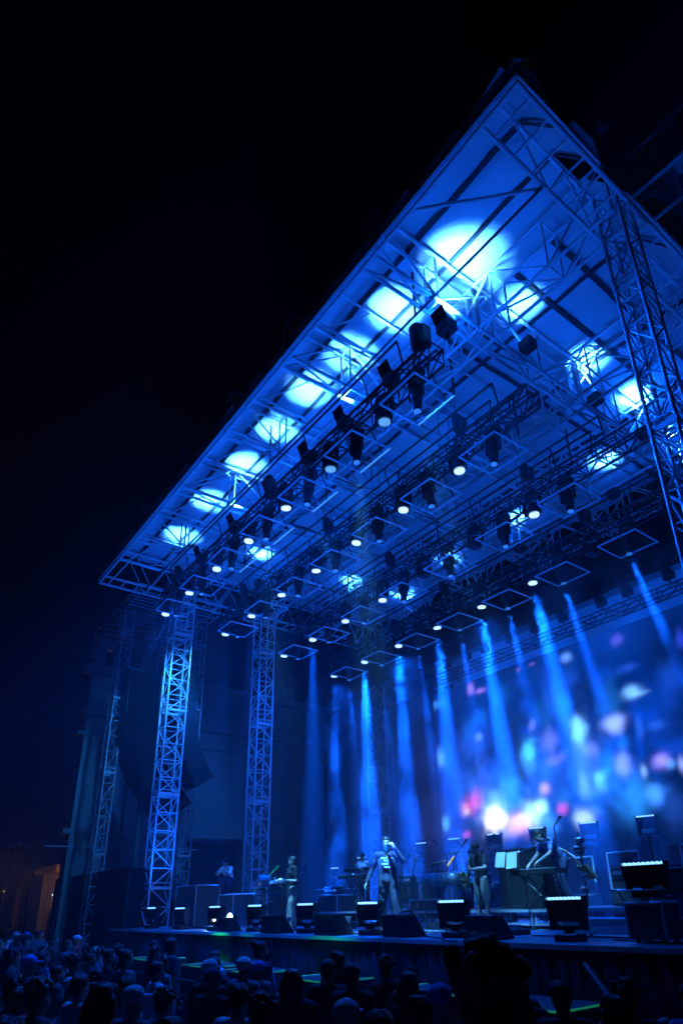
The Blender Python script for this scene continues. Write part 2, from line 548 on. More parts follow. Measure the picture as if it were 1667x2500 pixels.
# ragged flaps of canopy along the front and right eaves
k = 0
x = -23.4
while x < -3.2:
    L = random.uniform(.9, 1.6)
    bm = bmesh.new()
    wv = random.uniform(.015, .06)
    pts = [(x, YF - .06, ZL + .26), (x + L * .95, YF - .06, ZL + .26), (x + L * .88, YF - .1 - wv, ZL + .3 + wv * .6), (x + L * .5, YF - .1 - wv * .55, ZL + .3), (x + L * .12, YF - .07 - wv * .4, ZL + .28)]
    f = bm.faces.new([bm.verts.new(p_) for p_ in pts])
    r = bmesh.ops.extrude_face_region(bm, geom=[f])
    for v in [g_ for g_ in r['geom'] if isinstance(g_, bmesh.types.BMVert)]: v.co.z += .015
    obj('flap', bm, 'canopy', roof, I4)
    x += L
for pts in ([(-3.1, 5.62, 11.85), (-3.16, 5.5, 12.0), (-3.5, 5.54, 11.95), (-4.1, 5.62, 11.85)], [(-3.0, 5.75, 11.8), (-2.93, 5.72, 11.95), (-2.9, 6.0, 11.95), (-2.98, 6.5, 11.8)],
            [(-3.0, 6.9, 11.75), (-2.9, 7.0, 11.85), (-2.88, 7.5, 11.85), (-3.0, 7.9, 11.75)]):
    bm = bmesh.new()
    f = bm.faces.new([bm.verts.new(p_) for p_ in pts])
    r = bmesh.ops.extrude_face_region(bm, geom=[f])
    for v in [g_ for g_ in r['geom'] if isinstance(g_, bmesh.types.BMVert)]: v.co.z += .015
    obj('flap', bm, 'canopy', roof, I4)

# ================================================================== ROOF TOWERS
def tower(name, label, cat, cx, cy, w_, d_, z0, z1, ma='white_steel', rc=.038, rb=.02, step=.62, group=None, joints=True):
    t = thing(name, label, cat, (cx, cy, z0), group=group)
    cs = [(cx - w_ / 2, cy - d_ / 2), (cx + w_ / 2, cy - d_ / 2), (cx + w_ / 2, cy + d_ / 2), (cx - w_ / 2, cy + d_ / 2)]
    for c in cs: bar('leg', (*c, z0), (*c, z1), rc, ma, t)
    n = max(2, round((z1 - z0) / step))
    segs = []
    for i in range(n):
        za = z0 + (z1 - z0) * i / n; zb = z0 + (z1 - z0) * (i + 1) / n
        for k in range(4):
            p_, q = cs[k], cs[(k + 1) % 4]
            segs.append(((*p_, za), (*q, za)))
            if (i + k) % 2: segs.append(((*p_, za), (*q, zb)))
            else: segs.append(((*q, za), (*p_, zb)))
    braces(segs, rb, ma, t, t, cap=298)
    if joints:
        z = z0 + 1.2
        while z < z1 - .5:
            for k in range(4):
                p_, q = cs[k], cs[(k + 1) % 4]
                c = ((p_[0] + q[0]) / 2, (p_[1] + q[1]) / 2, z)
                s = (abs(p_[0] - q[0]) + .08, .05, .09) if k % 2 == 0 else (.05, abs(p_[1] - q[1]) + .08, .09)
                block('joint_plate', c, s, ma, t)
                block('joint_plate', (c[0], c[1], z + .16), (s[0], s[1], .03), ma, t)
            z += 3.05
    return t
tower('roof_tower', 'lit white lattice tower at the left front roof corner', 'tower', -22.75, 8.75, .62, .72, DZ, 11.55, group='lattice towers holding the roof')
tower('roof_tower', 'lit white lattice tower in the middle of the left roof side', 'tower', -22.75, 12.45, .62, .66, DZ, 11.55, group='lattice towers holding the roof')
tower('roof_tower', 'dimmer lattice tower at the back of the left roof side, behind the singer', 'tower', -22.75, 18.45, .6, .6, DZ, 9.4, group='lattice towers holding the roof')
tower('roof_tower', 'big lattice tower rising past the right roof edge', 'tower', -3.42, 8.98, .42, .5, DZ, 12.3, rc=.036, group='lattice towers holding the roof', step=.55)
tower('roof_tower', 'lattice tower behind the big right one, at the right picture edge', 'tower', -3.1, 12.6, .42, .5, DZ, 12.1, rc=.04, group='lattice towers holding the roof')

# ================================================================== WING GRIDS (left and right of the roof)
def wing(label, x0, x1, y0, y1, z, ma, nrow, ncol, loc):
    t = thing('wing_grid', label, 'truss grid', loc)
    for i in range(nrow):
        x = x0 + (x1 - x0) * i / (nrow - 1)
        for dz in (0, .45):
            bar('beam', (x, y0, z + dz), (x, y1, z + dz), .035, ma, t)
    for j in range(ncol):
        y = y0 + (y1 - y0) * j / (ncol - 1)
        for dz in (0, .45):
            bar('cross_beam', (x0, y, z + dz), (x1, y, z + dz), .035, ma, t)
        for i in range(nrow - 1):
            xa = x0 + (x1 - x0) * i / (nrow - 1); xb = x0 + (x1 - x0) * (i + 1) / (nrow - 1)
            bar('brace', (xa, y, z), (xb, y, z + .45), .02, ma, t, 6)
    return t
wl = wing('dim ladder-like truss grid over the left speaker wing', -31.0, -24.6, 7.6, 11.3, 12.1, 'aluminium', 11, 4, (-27.8, 9.4, 12))
for i in range(6):
    bar('rail', (-30.6 + i * 1.1, 7.6, 12.7), (-30.2 + i * 1.1, 11.3, 12.7), .02, 'aluminium', wl, 6)
block('junction_box', (-30.9, 8.4, 11.95), (.5, .4, .4), 'aluminium', wl)
wr = thing('wing_grid', 'dark truss beams reaching out right of the roof against the night sky', 'truss grid', (-1.5, 9, 11.6))
for y, z in ((8.76, 11.6), (9.46, 11.6), (8.76, 12.6), (10.7, 11.6), (10.7, 12.6)):
    bar('beam', (-2.95, y, z), (2.5, y, z), .04, 'black_steel' if z > 12 else 'aluminium', wr)
for i in range(6):
    x = -2.95 + i * .95
    bar('brace', (x, 8.76, 11.6), (x + .95, 8.76, 12.6), .025, 'black_steel', wr, 6)
    bar('brace', (x, 10.7, 11.6), (x + .95, 10.7, 12.6), .025, 'black_steel', wr, 6)
    bar('post', (x, 8.76, 11.6), (x, 8.76, 12.6), .025, 'black_steel', wr, 6)
    bar('cross_beam', (x, 8.76, 11.6), (x, 10.7, 11.6), .025, 'aluminium', wr, 6)
for i in range(3):
    block('clamp', (-2.75 + i * .5, 9.1 + .3 * i, 11.8 - .1 * i), (.3, .12, .14), 'dark_grey', wr, Euler((.3, .5, .8 * i)).to_matrix().to_4x4())
    bm = bmesh.new(); tube(bm, (-2.5 + i * .35, 8.9 + .2 * i, 11.2), (-2.6 + i * .35, 9.1 + .25 * i, 11.75), .1, .13)
    obj('lamp_can', bm, 'dark_grey', wr, I4)
bm = bmesh.new()
tube(bm, (-2.75, 7.85, 12.85), (-2.85, 8.1, 12.75), .13, .17, 12)
o = obj('flood_lamp', bm, 'black_steel', None, I4)
tag(o, 'small black flood lamp floating dim above the right roof edge on its cable arm', 'lamp')
bar('arm', (-2.82, 8.05, 12.76), (-3.0, 8.3, 11.95), .02, 'black_steel', o, 6)
# canvas piece over the right wing
bm = bmesh.new()
f = bm.faces.new([bm.verts.new(p_) for p_ in [(-3.0, 9.9, 13.0), (-1.4, 9.5, 13.0), (-1.4, 14.5, 13.0), (-3.0, 14.5, 13.0)]])
bmesh.ops.subdivide_edges(bm, edges=bm.edges[:], cuts=6, use_grid_fill=True)
for v in bm.verts: v.co.z += .08 * math.sin(v.co.x * 4 + v.co.y * 1.3)
o = obj('side_canvas', bm, 'canopy', roof, I4, True)

# left PA wing towers and line arrays
tower('wing_tower', 'dim slender lattice tower at the far left outer edge', 'tower', -26.6, 7.8, .55, .42, GZ, 12.1, 'aluminium', .032, .018, .62, 'lattice towers of the left speaker wing')
tower('wing_tower', 'very dim lattice tower seen right behind the bright left front tower', 'tower', -26.5, 11.1, .5, .5, GZ, 12.3, 'aluminium', .032, .018, .62, 'lattice towers of the left speaker wing')
def pillar_pipe(x, y, label):
    t = thing('support_mast', label, 'mast', (x, y, GZ))
    bar('pipe', (x, y, GZ), (x, y, 11.9), .11, 'dark_grey', t, 12)
    bar('base', (x, y, GZ), (x, y, GZ + .1), .3, 'dark_grey', t, 12)
pillar_pipe(-26.3, 9.15, 'dark round mast standing between the two wing towers')
def line_array(x, y, ztop, n, label, w_=1.3, ma='matte_black', curve=.06, dp=1.25):
    t = thing('line_array', label, 'loudspeaker', (x, y, ztop), group='curved loudspeaker arrays in the left wing')
    block('fly_frame', (x, y + .3, ztop + .08), (w_, 1.0, .1), 'black_steel', t)
    bar('hoist_chain', (x, y + .3, ztop + .12), (x, y + .3, 12.1), .02, 'black_steel', t)
    py, pz, a = y, ztop, 0.
    for i in range(n):
        a = min(.68, .012 * i + max(0, i - 6) * .078 * curve / .06)
        h = .36
        d = Vector((0, math.sin(a), -math.cos(a)))          # down along the hang, bending back
        c = Vector((x, py, pz)) + d * h / 2
        back = Vector((0, math.cos(a), math.sin(a)))
        rot = Matrix.Rotation(a, 4, 'X')
        o = block('cabinet', c + back * dp / 2, (w_, dp, h - .03), ma, t, rot)
        block('grille', c - back * .012, (w_ - .06, .03, h - .05), 'black_plastic', t, rot)
        e = Vector((x, py, pz)) + d * h
        py, pz = e.y, e.z
    return t
line_array(-26.0, 7.85, 9.0, 18, 'long dark speaker hang curving back at its foot beside the outer wing tower')
line_array(-25.0, 9.45, 9.9, 16, 'ribbed speaker hang half hidden by the bright left front tower', 1.1, 'black_plastic', .035, .8)
# ================================================================== LED SCREEN with blurred lights
YS = 18.0
def px(x, y, Y):
    """where the sight line of a photo point meets the plane at depth Y - used once, for placing print on the screen"""
    d = Vector(AX[0]) * ((x - 887.72) / 1577.6) + Vector(AX[1]) * (-(y - 1535.35) / 1577.6) + Vector(AX[2])
    return d * (Y / d.y)
scr = thing('video_wall', 'large video wall glowing with blurred blue, pink and cyan lights', 'video screen', (-12, YS, 1.3))
BL = [  # photo x, photo y, rx, ry (px), colour, strength
 (1206,2000,22,26,(1,.85,.75),2.6),(1206,1975,30,45,(.25,.65,.6),.9),(1265,2008,34,26,(.75,.4,.75),1.6),(1300,1985,26,30,(.35,.85,.8),1.5),(1320,1968,16,18,(.4,.9,1),1.2),
 (1135,1975,12,16,(.7,.3,.12),.8),(1150,1965,20,24,(.75,.06,.4),.8),(1165,1950,14,24,(.6,.05,.35),.6),(1140,1982,10,8,(.3,.6,.2),.5),
 (1290,1835,17,27,(.1,.75,.95),2.),(1287,1860,15,28,(.1,.4,.9),1.),(1340,1810,20,28,(.35,.35,.9),.9),(1354,1855,24,13,(.4,.2,.85),.8),
 (1412,1785,18,34,(.3,.8,1),1.9),(1405,1770,20,25,(.2,.4,.95),.8),(1425,1850,30,70,(.12,.28,.9),.9),(1444,1830,18,18,(.35,.3,.85),.8),(1425,1920,14,30,(.2,.4,.95),.8),
 (1498,1768,26,22,(.6,.6,1),1.7),(1540,1690,22,16,(.3,.65,1),1.7),(1560,1693,24,6,(.4,.75,1),.6),(1380,1605,14,12,(.25,.5,1),1.2),(1505,1562,14,14,(.25,.15,.8),.8),
 (1518,1865,20,28,(.4,.4,.95),1.3),(1612,1858,20,18,(.6,.35,.95),1.6),(1635,1865,14,12,(.2,.5,1),1.),(1595,1935,24,24,(.06,.3,.95),1.1),(1570,1882,9,15,(.4,.6,1),1.2),
 (1463,1905,18,30,(.08,.35,.9),1.),(1460,1898,10,12,(.2,.75,.9),1.),(1663,1865,10,20,(.5,.5,1),1.2),(1372,1975,13,13,(.7,.08,.45),.9),(1330,1925,12,15,(.7,.4,.7),1.1),
 (1425,1998,24,22,(.5,.75,.75),1.3),(1335,2015,26,26,(.05,.25,.9),.9),(1148,1682,8,14,(.8,.3,.8),1.),(1172,1686,14,6,(.6,.25,.8),1.),(1076,1855,9,18,(.25,.65,.9),1.3),
 (1088,2010,9,17,(.1,.5,.9),1.2),(1074,1832,8,14,(.1,.4,.9),.8),(1066,1720,14,10,(.1,.5,.9),.9),(1168,1800,9,10,(.3,.45,.8),.8),(1298,1770,9,14,(.3,.3,.9),.9),
 (1264,1635,5,3,(.6,.25,.7),.7),(1298,1621,7,3,(.6,.25,.7),.7),(1600,1770,24,12,(.05,.2,.8),.7),(1530,1630,26,10,(.04,.14,.7),.6),(1233,1800,10,24,(.03,.1,.6),.5),
 (1139,2038,10,8,(.7,.1,.5),.8),(1235,2035,12,14,(.4,.3,.6),.7),(1250,1920,18,20,(.02,.1,.6),.5),(1500,1960,60,50,(.01,.07,.4),.4),(1180,1900,16,60,(.04,.12,.7),.5),
 (1450,1550,80,60,(.0,.05,.35),.5),(1330,1700,120,90,(.0,.06,.4),.5),(1400,1900,140,110,(.0,.07,.5),.6),(1600,1800,90,90,(.0,.05,.4),.5),(1200,1750,60,90,(0,.05,.35),.4),
 (1345,1910,120,60,(.02,.1,.7),.4),(1560,1780,10,26,(.05,.2,.9),.7),(1660,1560,12,24,(.05,.1,.9),.9)]
_r = random.Random(21)
for _ in range(95):
    bx = _r.uniform(1120, 1660); by = _r.uniform(1640, 2010)
    sz = _r.uniform(12, 46); k = _r.random()
    BL.append((bx, by, sz * _r.uniform(.5, 1), sz * _r.uniform(.7, 1.6), ((0, .07, .6), (.01, .12, .85), (.03, .16, .9), (.02, .3, .9))[min(3, int(k * k * 5))], _r.uniform(.25, .6)))
cent = []
for (bx, by, rx, ry, c, s) in BL:
    p0 = px(bx, by, YS); p1 = px(bx + rx, by, YS); p2 = px(bx, by - ry, YS)
    if by < 1900: c = (c[0] * .55, c[1] * .75, c[2]); s *= .8
    cent.append((p0.x, p0.z, max(.05, abs(p1.x - p0.x)), max(.05, abs(p2.z - p0.z)), c, s))
sx0, sx1, sz0, sz1 = -18.45, -5.0, 1.25, 7.85
pw, ph = (sx1 - sx0) / 12, (sz1 - sz0) / 6
import mathutils
for pi in range(12):
    for pj in range(6):
        bm = bmesh.new()
        cl = bm.loops.layers.float_color.new('glow')
        n = 18; g = []
        for a in range(n + 1):
            row = []
            for b in range(n + 1):
                row.append(bm.verts.new((sx0 + pw * (pi + a / n * .998), YS, sz0 + ph * (pj + b / n * .998))))
            g.append(row)
        for a in range(n):
            for b in range(n): bm.faces.new((g[a][b], g[a + 1][b], g[a + 1][b + 1], g[a][b + 1]))
        for v in bm.verts:
            x, z = v.co.x, v.co.z
            nb = max(0, mathutils.noise.noise((x * .45, z * .45, 5)) + .2)
            dk = 1 / (1 + math.exp((2.6 - z) * 3 - (x + 13) * .0))
            col = [.0, .005 + .03 * nb * dk, .04 + .3 * nb * dk]
            nz = mathutils.noise.noise((x * 3.1, z * 3.1, 1)) * .5
            for (cx_, cz_, ra, rb_, c, s) in cent:
                dx = (x - cx_) / ra; dz = (z - cz_) / rb_
                q = dx * dx + dz * dz
                if q < 9:
                    q = q * (1 + nz * .9)
                    f = s * math.exp(-max(q, 0) ** 1.3)
                    for k in range(3): col[k] += c[k] * f
            edge = .62 + .6 * mathutils.noise.noise((x * .5 + 7, z * .5, 3))
            for lp in v.link_loops: lp[cl] = (*[c * 1.0 for c in col], 1)
        if 'led_screen' not in M:
            ma = bpy.data.materials.new('led_screen'); ma.use_nodes = True
            n_ = ma.node_tree; b_ = n_.nodes['Principled BSDF']
            b_.inputs['Base Color'].default_value = (.01, .01, .012, 1); b_.inputs['Roughness'].default_value = .5
            at = n_.nodes.new('ShaderNodeAttribute'); at.attribute_name = 'glow'
            n_.links.new(at.outputs['Color'], b_.inputs['Emission Color'])
            b_.inputs['Emission Strength'].default_value = 1.3
            M['led_screen'] = ma
        obj('led_panel', bm, 'led_screen', scr, I4, True)
block('backing', ((sx0 + sx1) / 2, YS + .12, (sz0 + sz1) / 2), (sx1 - sx0, .16, sz1 - sz0 - .02), 'black_steel', scr)
for k in range(9):
    x = sx0 + .4 + k * 1.6
    bar('support_leg', (x, YS + .3, DZ), (x, YS + .3, sz0 + .2), .04, 'black_steel', scr)
block('base_masking', ((sx0 + sx1) / 2, YS + .02, (DZ + sz0) / 2), (sx1 - sx0, .04, sz1 * 0 + sz0 - DZ - .01), 'black_drape', scr)
t = thing('border_drape', 'thick rolled black cloth border hanging above the video wall', 'drape', (-11, 16, 8.4))
for i in range(9):
    x0 = -18.6 + i * 1.6
    bm = bmesh.new()
    tube(bm, (x0, 16, 8.42 + random.uniform(-.04, .04)), (x0 + 1.62, 16, 8.42 + random.uniform(-.04, .04)), .26, .25, 12)
    ball(bm, (x0 + random.uniform(.3, 1.2), 16, 8.6), (.4, .2, .16))
    obj('cloth_roll', bm, 'black_drape', t, I4, True)
bar('pipe', (-18.8, 16, 8.75), (-4, 16, 8.75), .04, 'black_steel', t)
# pale cyclorama strip behind with its own truss and flood lamps
t = thing('cyclorama', 'pale cloth strip glowing blue above the video wall', 'backdrop', (-11, 19.3, 9))
for i in range(7):
    block('cloth_panel', (-18.4 + i * 2.3, 19.45, 8.9), (2.29, .04, 1.5), 'white_steel', t)
lt5 = thing('lighting_truss', 'rear black truss with small flood lamps just over the video wall', 'truss', (-11, 17.6, 8.3), group='black lighting trusses under the roof')
box_truss(lt5, lt5, (-19, 17.6, 8.05), (-4.2, 17.6, 8.05), .3, .3, 26, 'black_steel', .024, .014)
for i in range(12):
    x = -18.3 + i * 1.17 + random.uniform(-.2, .2)
    tt = thing('flood_lamp', '%s small black flood lamp from the left above the video wall' % ['first', 'second', 'third', 'fourth', 'fifth', 'sixth', 'seventh', 'eighth', 'ninth', 'tenth', 'eleventh', 'last'][i], 'lamp', (x, 17.45, 8.6), group='small flood lamps on the rear truss')
    bm = bmesh.new(); box(bm, (0, 0, 0), (.34, .16, .24)); bmesh.ops.bevel(bm, geom=bm.edges[:], offset=.02, segments=1, affect='EDGES')
    obj('lamp_box', bm, 'black_plastic', tt)
    bar('clamp', (x, 17.45, 8.36), (x, 17.45, 8.5), .03, 'black_steel', tt, 6)
    if i % 3 == 1: spot('flood_beam', tt, (x, 17.6, 8.75), (x, 19.4, 9.1), 130, BLUE, 150, 1, .1)
    block('barn_door', (x, 17.36, 8.78), (.3, .02, .14), 'black_plastic', tt, Matrix.Rotation(.5, 4, 'X'))

# ================================================================== LIGHTING TRUSSES, TUBE FRAMES, MOVING HEADS
rows = [dict(y=7.3, z=9.4, x0=-7.35, xa=-20.6, xb=-6.7, nm='front', od='front'),
        dict(y=9.66, z=9.21, x0=-7.45, xa=-20.8, xb=-6.2, nm='second', od='second'),
        dict(y=12.1, z=8.81, x0=-7.27, xa=-20.8, xb=-5.2, nm='third', od='third'),
        dict(y=14.48, z=8.42, x0=-7.27, xa=-20.6, xb=-4.6, nm='fourth', od='rear')]
ORD = ['first', 'second', 'third', 'fourth', 'fifth', 'sixth', 'seventh', 'eighth', 'ninth']
def head_meshes():
    d = {}
    bm = bmesh.new()                                  # tapering barrel
    tube(bm, (0, 0, .06), (0, 0, .5), .088, .135, 20)
    tube(bm, (0, 0, .0), (0, 0, .07), .096, .092, 20)
    tube(bm, (0, 0, .5), (0, 0, .64), .13, .09, 20)
    for k in range(4): tube(bm, (0, 0, .2 + .08 * k), (0, 0, .215 + .08 * k), .115 + .01 * k, seg=20)
    d['barrel'] = mesh_of(bm, 'barrel', 'black_plastic', True)
    bm = bmesh.new()
    tube(bm, (0, 0, -.012), (0, 0, .012), .075, seg=20)
    d['lens'] = mesh_of(bm, 'lens', 'lens_cyan')
    bm = bmesh.new()
    box(bm, (-.17, 0, .55), (.04, .12, .5)); box(bm, (.17, 0, .55), (.04, .12, .5)); box(bm, (0, 0, .8), (.38, .14, .06))
    bmesh.ops.bevel(bm, geom=bm.edges[:], offset=.012, segments=1, affect='EDGES')
    d['yoke'] = mesh_of(bm, 'yoke', 'black_plastic')
    bm = bmesh.new()
    box(bm, (0, 0, .9), (.34, .26, .13)); box(bm, (-.12, 0, 1.02), (.06, .06, .14)); box(bm, (.12, 0, 1.02), (.06, .06, .14))
    bmesh.ops.bevel(bm, geom=bm.edges[:], offset=.012, segments=1, affect='EDGES')
    d['base'] = mesh_of(bm, 'base', 'black_plastic')
    # wash
    bm = bmesh.new()
    tube(bm, (0, 0, .03), (0, 0, .16), .17, .165, 24); tube(bm, (0, 0, .16), (0, 0, .34), .165, .11, 24)
    for k in range(12):
        a = k * math.pi / 6
        box(bm, (.165 * math.cos(a), .165 * math.sin(a), .1), (.02, .02, .12))
    d['wash_body'] = mesh_of(bm, 'lamp_body', 'black_plastic', False)
    bm = bmesh.new()
    for rr, cnt in ((0, 1), (.042, 6), (.08, 12), (.116, 18)):
        for k in range(cnt):
            a = 2 * math.pi * k / max(1, cnt)
            tube(bm, (rr * math.cos(a), rr * math.sin(a), -.008), (rr * math.cos(a), rr * math.sin(a), .028), .0145, seg=8)
    d['wash_lens'] = mesh_of(bm, 'led_cells', 'lens_white')
    d['wash_lens_dim'] = d['wash_lens'].copy(); d['wash_lens_dim'].materials[0] = M['lens_dark']
    bm = bmesh.new()
    box(bm, (-.25, 0, .3), (.04, .12, .42)); box(bm, (.25, 0, .3), (.04, .12, .42)); box(bm, (0, 0, .52), (.54, .14, .05)); box(bm, (0, 0, .6), (.34, .26, .12)); box(bm, (0, 0, .72), (.08, .08, .14))
    bmesh.ops.bevel(bm, geom=bm.edges[:], offset=.01, segments=1, affect='EDGES')
    d['wash_yoke'] = mesh_of(bm, 'yoke', 'black_plastic')
    # square tube frame, its lit look put in as emission
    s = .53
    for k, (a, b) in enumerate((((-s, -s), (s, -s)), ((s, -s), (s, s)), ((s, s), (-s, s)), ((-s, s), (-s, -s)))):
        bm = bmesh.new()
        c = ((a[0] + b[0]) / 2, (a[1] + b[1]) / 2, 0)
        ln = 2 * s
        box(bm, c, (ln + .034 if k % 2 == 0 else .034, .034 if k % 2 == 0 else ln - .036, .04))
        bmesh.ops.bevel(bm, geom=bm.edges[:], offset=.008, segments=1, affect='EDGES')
        d['rail%d' % k] = mesh_of(bm, 'frame_rail', 'tube_glow')
    d['rail2b'] = d['rail2'].copy(); d['rail2b'].materials[0] = M['tube_glow_edge']
    d['wash_lens_mid'] = d['wash_lens'].copy(); d['wash_lens_mid'].materials[0] = M['lens_dim']
    return d
HM = head_meshes()
def put(name, key, parent, loc=(0, 0, 0), rot=None):
    o = bpy.data.objects.new(name, HM[key])
    return link(o, parent, W[parent.name] @ Matrix.Translation(loc) @ (rot if rot is not None else I4))
for ri, r in enumerate(rows):
    y, zf = r['y'], r['z']
    zt = zf + .52
    t = thing('lighting_truss', '%s black truss hung with square frames and moving lamps' % r['od'], 'truss', ((r['xa'] + r['xb']) / 2, y, zt), group='black lighting trusses under the roof')
    box_truss(t, t, (r['xa'], y, zt), (r['xb'], y, zt), .4, .42, 30, 'black_steel', .03, .016, cap=280)
    r['t'] = t
    # cable pipes carried above, with drooping ends
    for dz, dy, sh in ((.95, -.35, .6), (1.25, .3, 1.6)):
        if ri == 0 and dz > 1: continue
        xa, xb = r['xa'] + .5 + sh, r['xb'] - .4 - sh * .6
        bar('cable_pipe', (xa, y + dy, zt + dz), (xb, y + dy, zt + dz), .028, 'black_steel', t)
        for x in (xa, xb): bar('hanger', (x, y + dy, zt + dz), (x, y + dy * .6, zt + .4), .02, 'black_steel', t, 6)
        for k in range(5):
            x = xa + (xb - xa) * (k + .5) / 5
            bar('hanger', (x, y + dy, zt + dz), (x, y + dy * .5, zt + .42), .016, 'black_steel', t, 6)
    # cable bundles lying on the truss
    bm = bmesh.new()
    for k in range(3):
        xx = r['xa']
        pz = zt + .46; pyy = y - .12 + .12 * k
        while xx < r['xb'] - .6:
            nx_ = xx + .6; nz_ = zt + .46 + random.uniform(-.01, .06); ny_ = y - .12 + .12 * k + random.uniform(-.04, .04)
            tube(bm, (xx, pyy, pz), (nx_, ny_, nz_), .022, seg=5, caps=False)
            xx, pyy, pz = nx_, ny_, nz_
    obj('cable_bundle', bm, 'black_plastic', t, I4, True)
    bm = bmesh.new()
    for k in range(9):
        xa_ = random.uniform(r['xa'] + 1, r['xb'] - 2); L_ = random.uniform(.5, 1.4); sg = random.uniform(.12, .3); pv = None
        for q in range(9):
            t_ = q / 8; p_ = (xa_ + L_ * t_, y + .22 * (-1) ** k, zt + .1 - sg * 4 * t_ * (1 - t_))
            if pv: tube(bm, pv, p_, .014, seg=5, caps=False)
            pv = p_
        obj('cable_loop', bm, 'black_plastic', t, I4, True); bm = bmesh.new()
    # chain hoists
    for hi, x in enumerate((-7.2, -13.4, -19.8) if ri == 0 else (-8.4, -14.0, -19.4)):
        h = thing('chain_hoist', 'black chain hoist at the %s of the %s lighting truss' % (('right end', 'middle', 'left end')[hi], r['od']), 'hoist', (x, y, zt + .6), group='chain hoists on the lighting trusses')
        big = 1.0 if ri == 0 and hi == 0 else .75
        bm = bmesh.new()
        tube(bm, (0, 0, .18), (0, 0, .18 + .5 * big), .14 * big, .16 * big, 16)
        tube(bm, (0, 0, .18 + .5 * big), (0, 0, .2 + .53 * big), .17 * big, .15 * big, 16)
        box(bm, (.24 * big, 0, .3 * big), (.12, .22 * big, .5 * big))
        obj('motor', bm, 'black_plastic', h)
        bm = bmesh.new()
        zz = zt + .6 + .5
        bar('chain', (x, y, zz), (x, y, ZL), .012, 'chrome', h, 6)
        bm.free()
        bar('sling', (x, y, ZL), (x, y, ZU), .03, 'black_steel', h, 6)
        bar('sling', (x, y, zt + .8), (x - .3, y, zt + .1), .02, 'black_steel', h, 6)
        bar('sling', (x, y, zt + .8), (x + .3, y, zt + .1), .02, 'black_steel', h, 6)
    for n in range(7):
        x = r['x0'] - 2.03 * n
        f = thing('tube_frame', '%s square tube frame from the right on the %s lighting truss' % (ORD[n], r['od']), 'frame', (x, y, zf), group='square tube frames under the lighting trusses', rz=R(random.uniform(-.8, .8)))
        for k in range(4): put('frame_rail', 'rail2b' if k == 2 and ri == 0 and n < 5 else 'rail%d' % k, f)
        for dx in (-.3, .3):
            bar('hanger', (x + dx, y - .51, zf + .02), (x + dx, y - .2, zt), .014, 'black_steel', f, 6)
            bar('hanger', (x + dx, y + .51, zf + .02), (x + dx, y + .2, zt), .014, 'black_steel', f, 6)
        rot = Matrix.Rotation(R(random.uniform(-4, 4)), 4, 'X') @ Matrix.Rotation(R(random.uniform(-4, 4)), 4, 'Y')
        h = thing('moving_spotlight', '%s tapered spotlight from the right on the %s truss, inside a frame' % (ORD[n], r['od']), 'stage light', (x, y, zf - .28), rot=rot, group='tapered moving spotlights in the square frames')
        put('barrel', 'barrel', h); put('lens', 'lens', h, (0, 0, -.006)); put('yoke', 'yoke', h); put('base', 'base', h)
    # wash lamps between the frames
    for n in range(7):
        x = r['x0'] - 1.02 - 2.03 * n
        lit = not (ri == 2 and n in (1, 2)) and not (ri == 3 and n == 0)
        h = thing('wash_lamp', '%s round wash lamp from the right on the %s truss, %s' % (ORD[n], r['od'], 'lit' if lit else 'unlit'), 'stage light', (x, y, zf + .14), group='round wash lamps between the square frames',
                  rot=Matrix.Rotation(R(random.uniform(-6, 6)), 4, 'X') @ Matrix.Rotation(R(random.uniform(-6, 6)), 4, 'Y'))
        put('lamp_body', 'wash_body', h); put('led_cells', ('wash_lens_mid' if ri == 0 and n < 2 else 'wash_lens') if lit else 'wash_lens_dim', h); put('yoke', 'wash_yoke', h)
        r.setdefault('wash', []).append((x, lit, h))
h = thing('wash_lamp', 'unlit round wash lamp at the right end of the rear lighting truss', 'stage light', (-5.9, 14.48, 8.56), group='round wash lamps between the square frames')
put('lamp_body', 'wash_body', h); put('led_cells', 'wash_lens_dim', h); put('yoke', 'wash_yoke', h)

# uplights: boxes with barn doors standing on trusses, pointing at the canopy
UP = [(-6.5, 8.12, 105), (-8.25, 7.72, 60), (-10.0, 7.66, 56), (-11.6, 7.46, 50), (-13.5, 7.55, 56), (-15.7, 7.65, 60), (-18.1, 7.55, 50), (-20.9, 7.75, 50),
      (-6.35, 10.0, 42), (-6.45, 12.8, 62), (-6.45, 15.0, 110), (-8.6, 16.9, 60), (-6.6, 17.5, 60), (-20.1, 15.3, 60), (-19.8, 17.9, 60), (-20.3, 10.8, 45),
      (-12.6, 17.2, 45), (-16.2, 17.3, 45)]
UPL = ['at the front right corner', 'second along the front truss', 'third along the front truss', 'fourth along the front truss', 'fifth along the front truss', 'sixth along the front truss', 'seventh along the front truss', 'last at the left end of the front truss',
       'first along the right roof side', 'second along the right roof side', 'third along the right roof side', 'inner one at the back right', 'outer one at the back right', 'third along the left roof side', 'last along the left roof side', 'nearest the middle left tower', 'at the back right of centre', 'at the back left of centre']
bm = bmesh.new(); box(bm, (0, 0, 0), (.34, .3, .26)); bmesh.ops.bevel(bm, geom=bm.edges[:], offset=.02, segments=1, affect='EDGES')
up_body = mesh_of(bm, 'lamp_body', 'black_plastic')
bm = bmesh.new(); tube(bm, (0, 0, .12), (0, 0, .14), .11, seg=16)
up_lens = mesh_of(bm, 'lens', 'lens_white')
bm = bmesh.new(); box(bm, (0, .2, .22), (.34, .015, .26), Matrix.Rotation(-.45, 4, 'X'))
up_door = mesh_of(bm, 'barn_door', 'black_plastic')
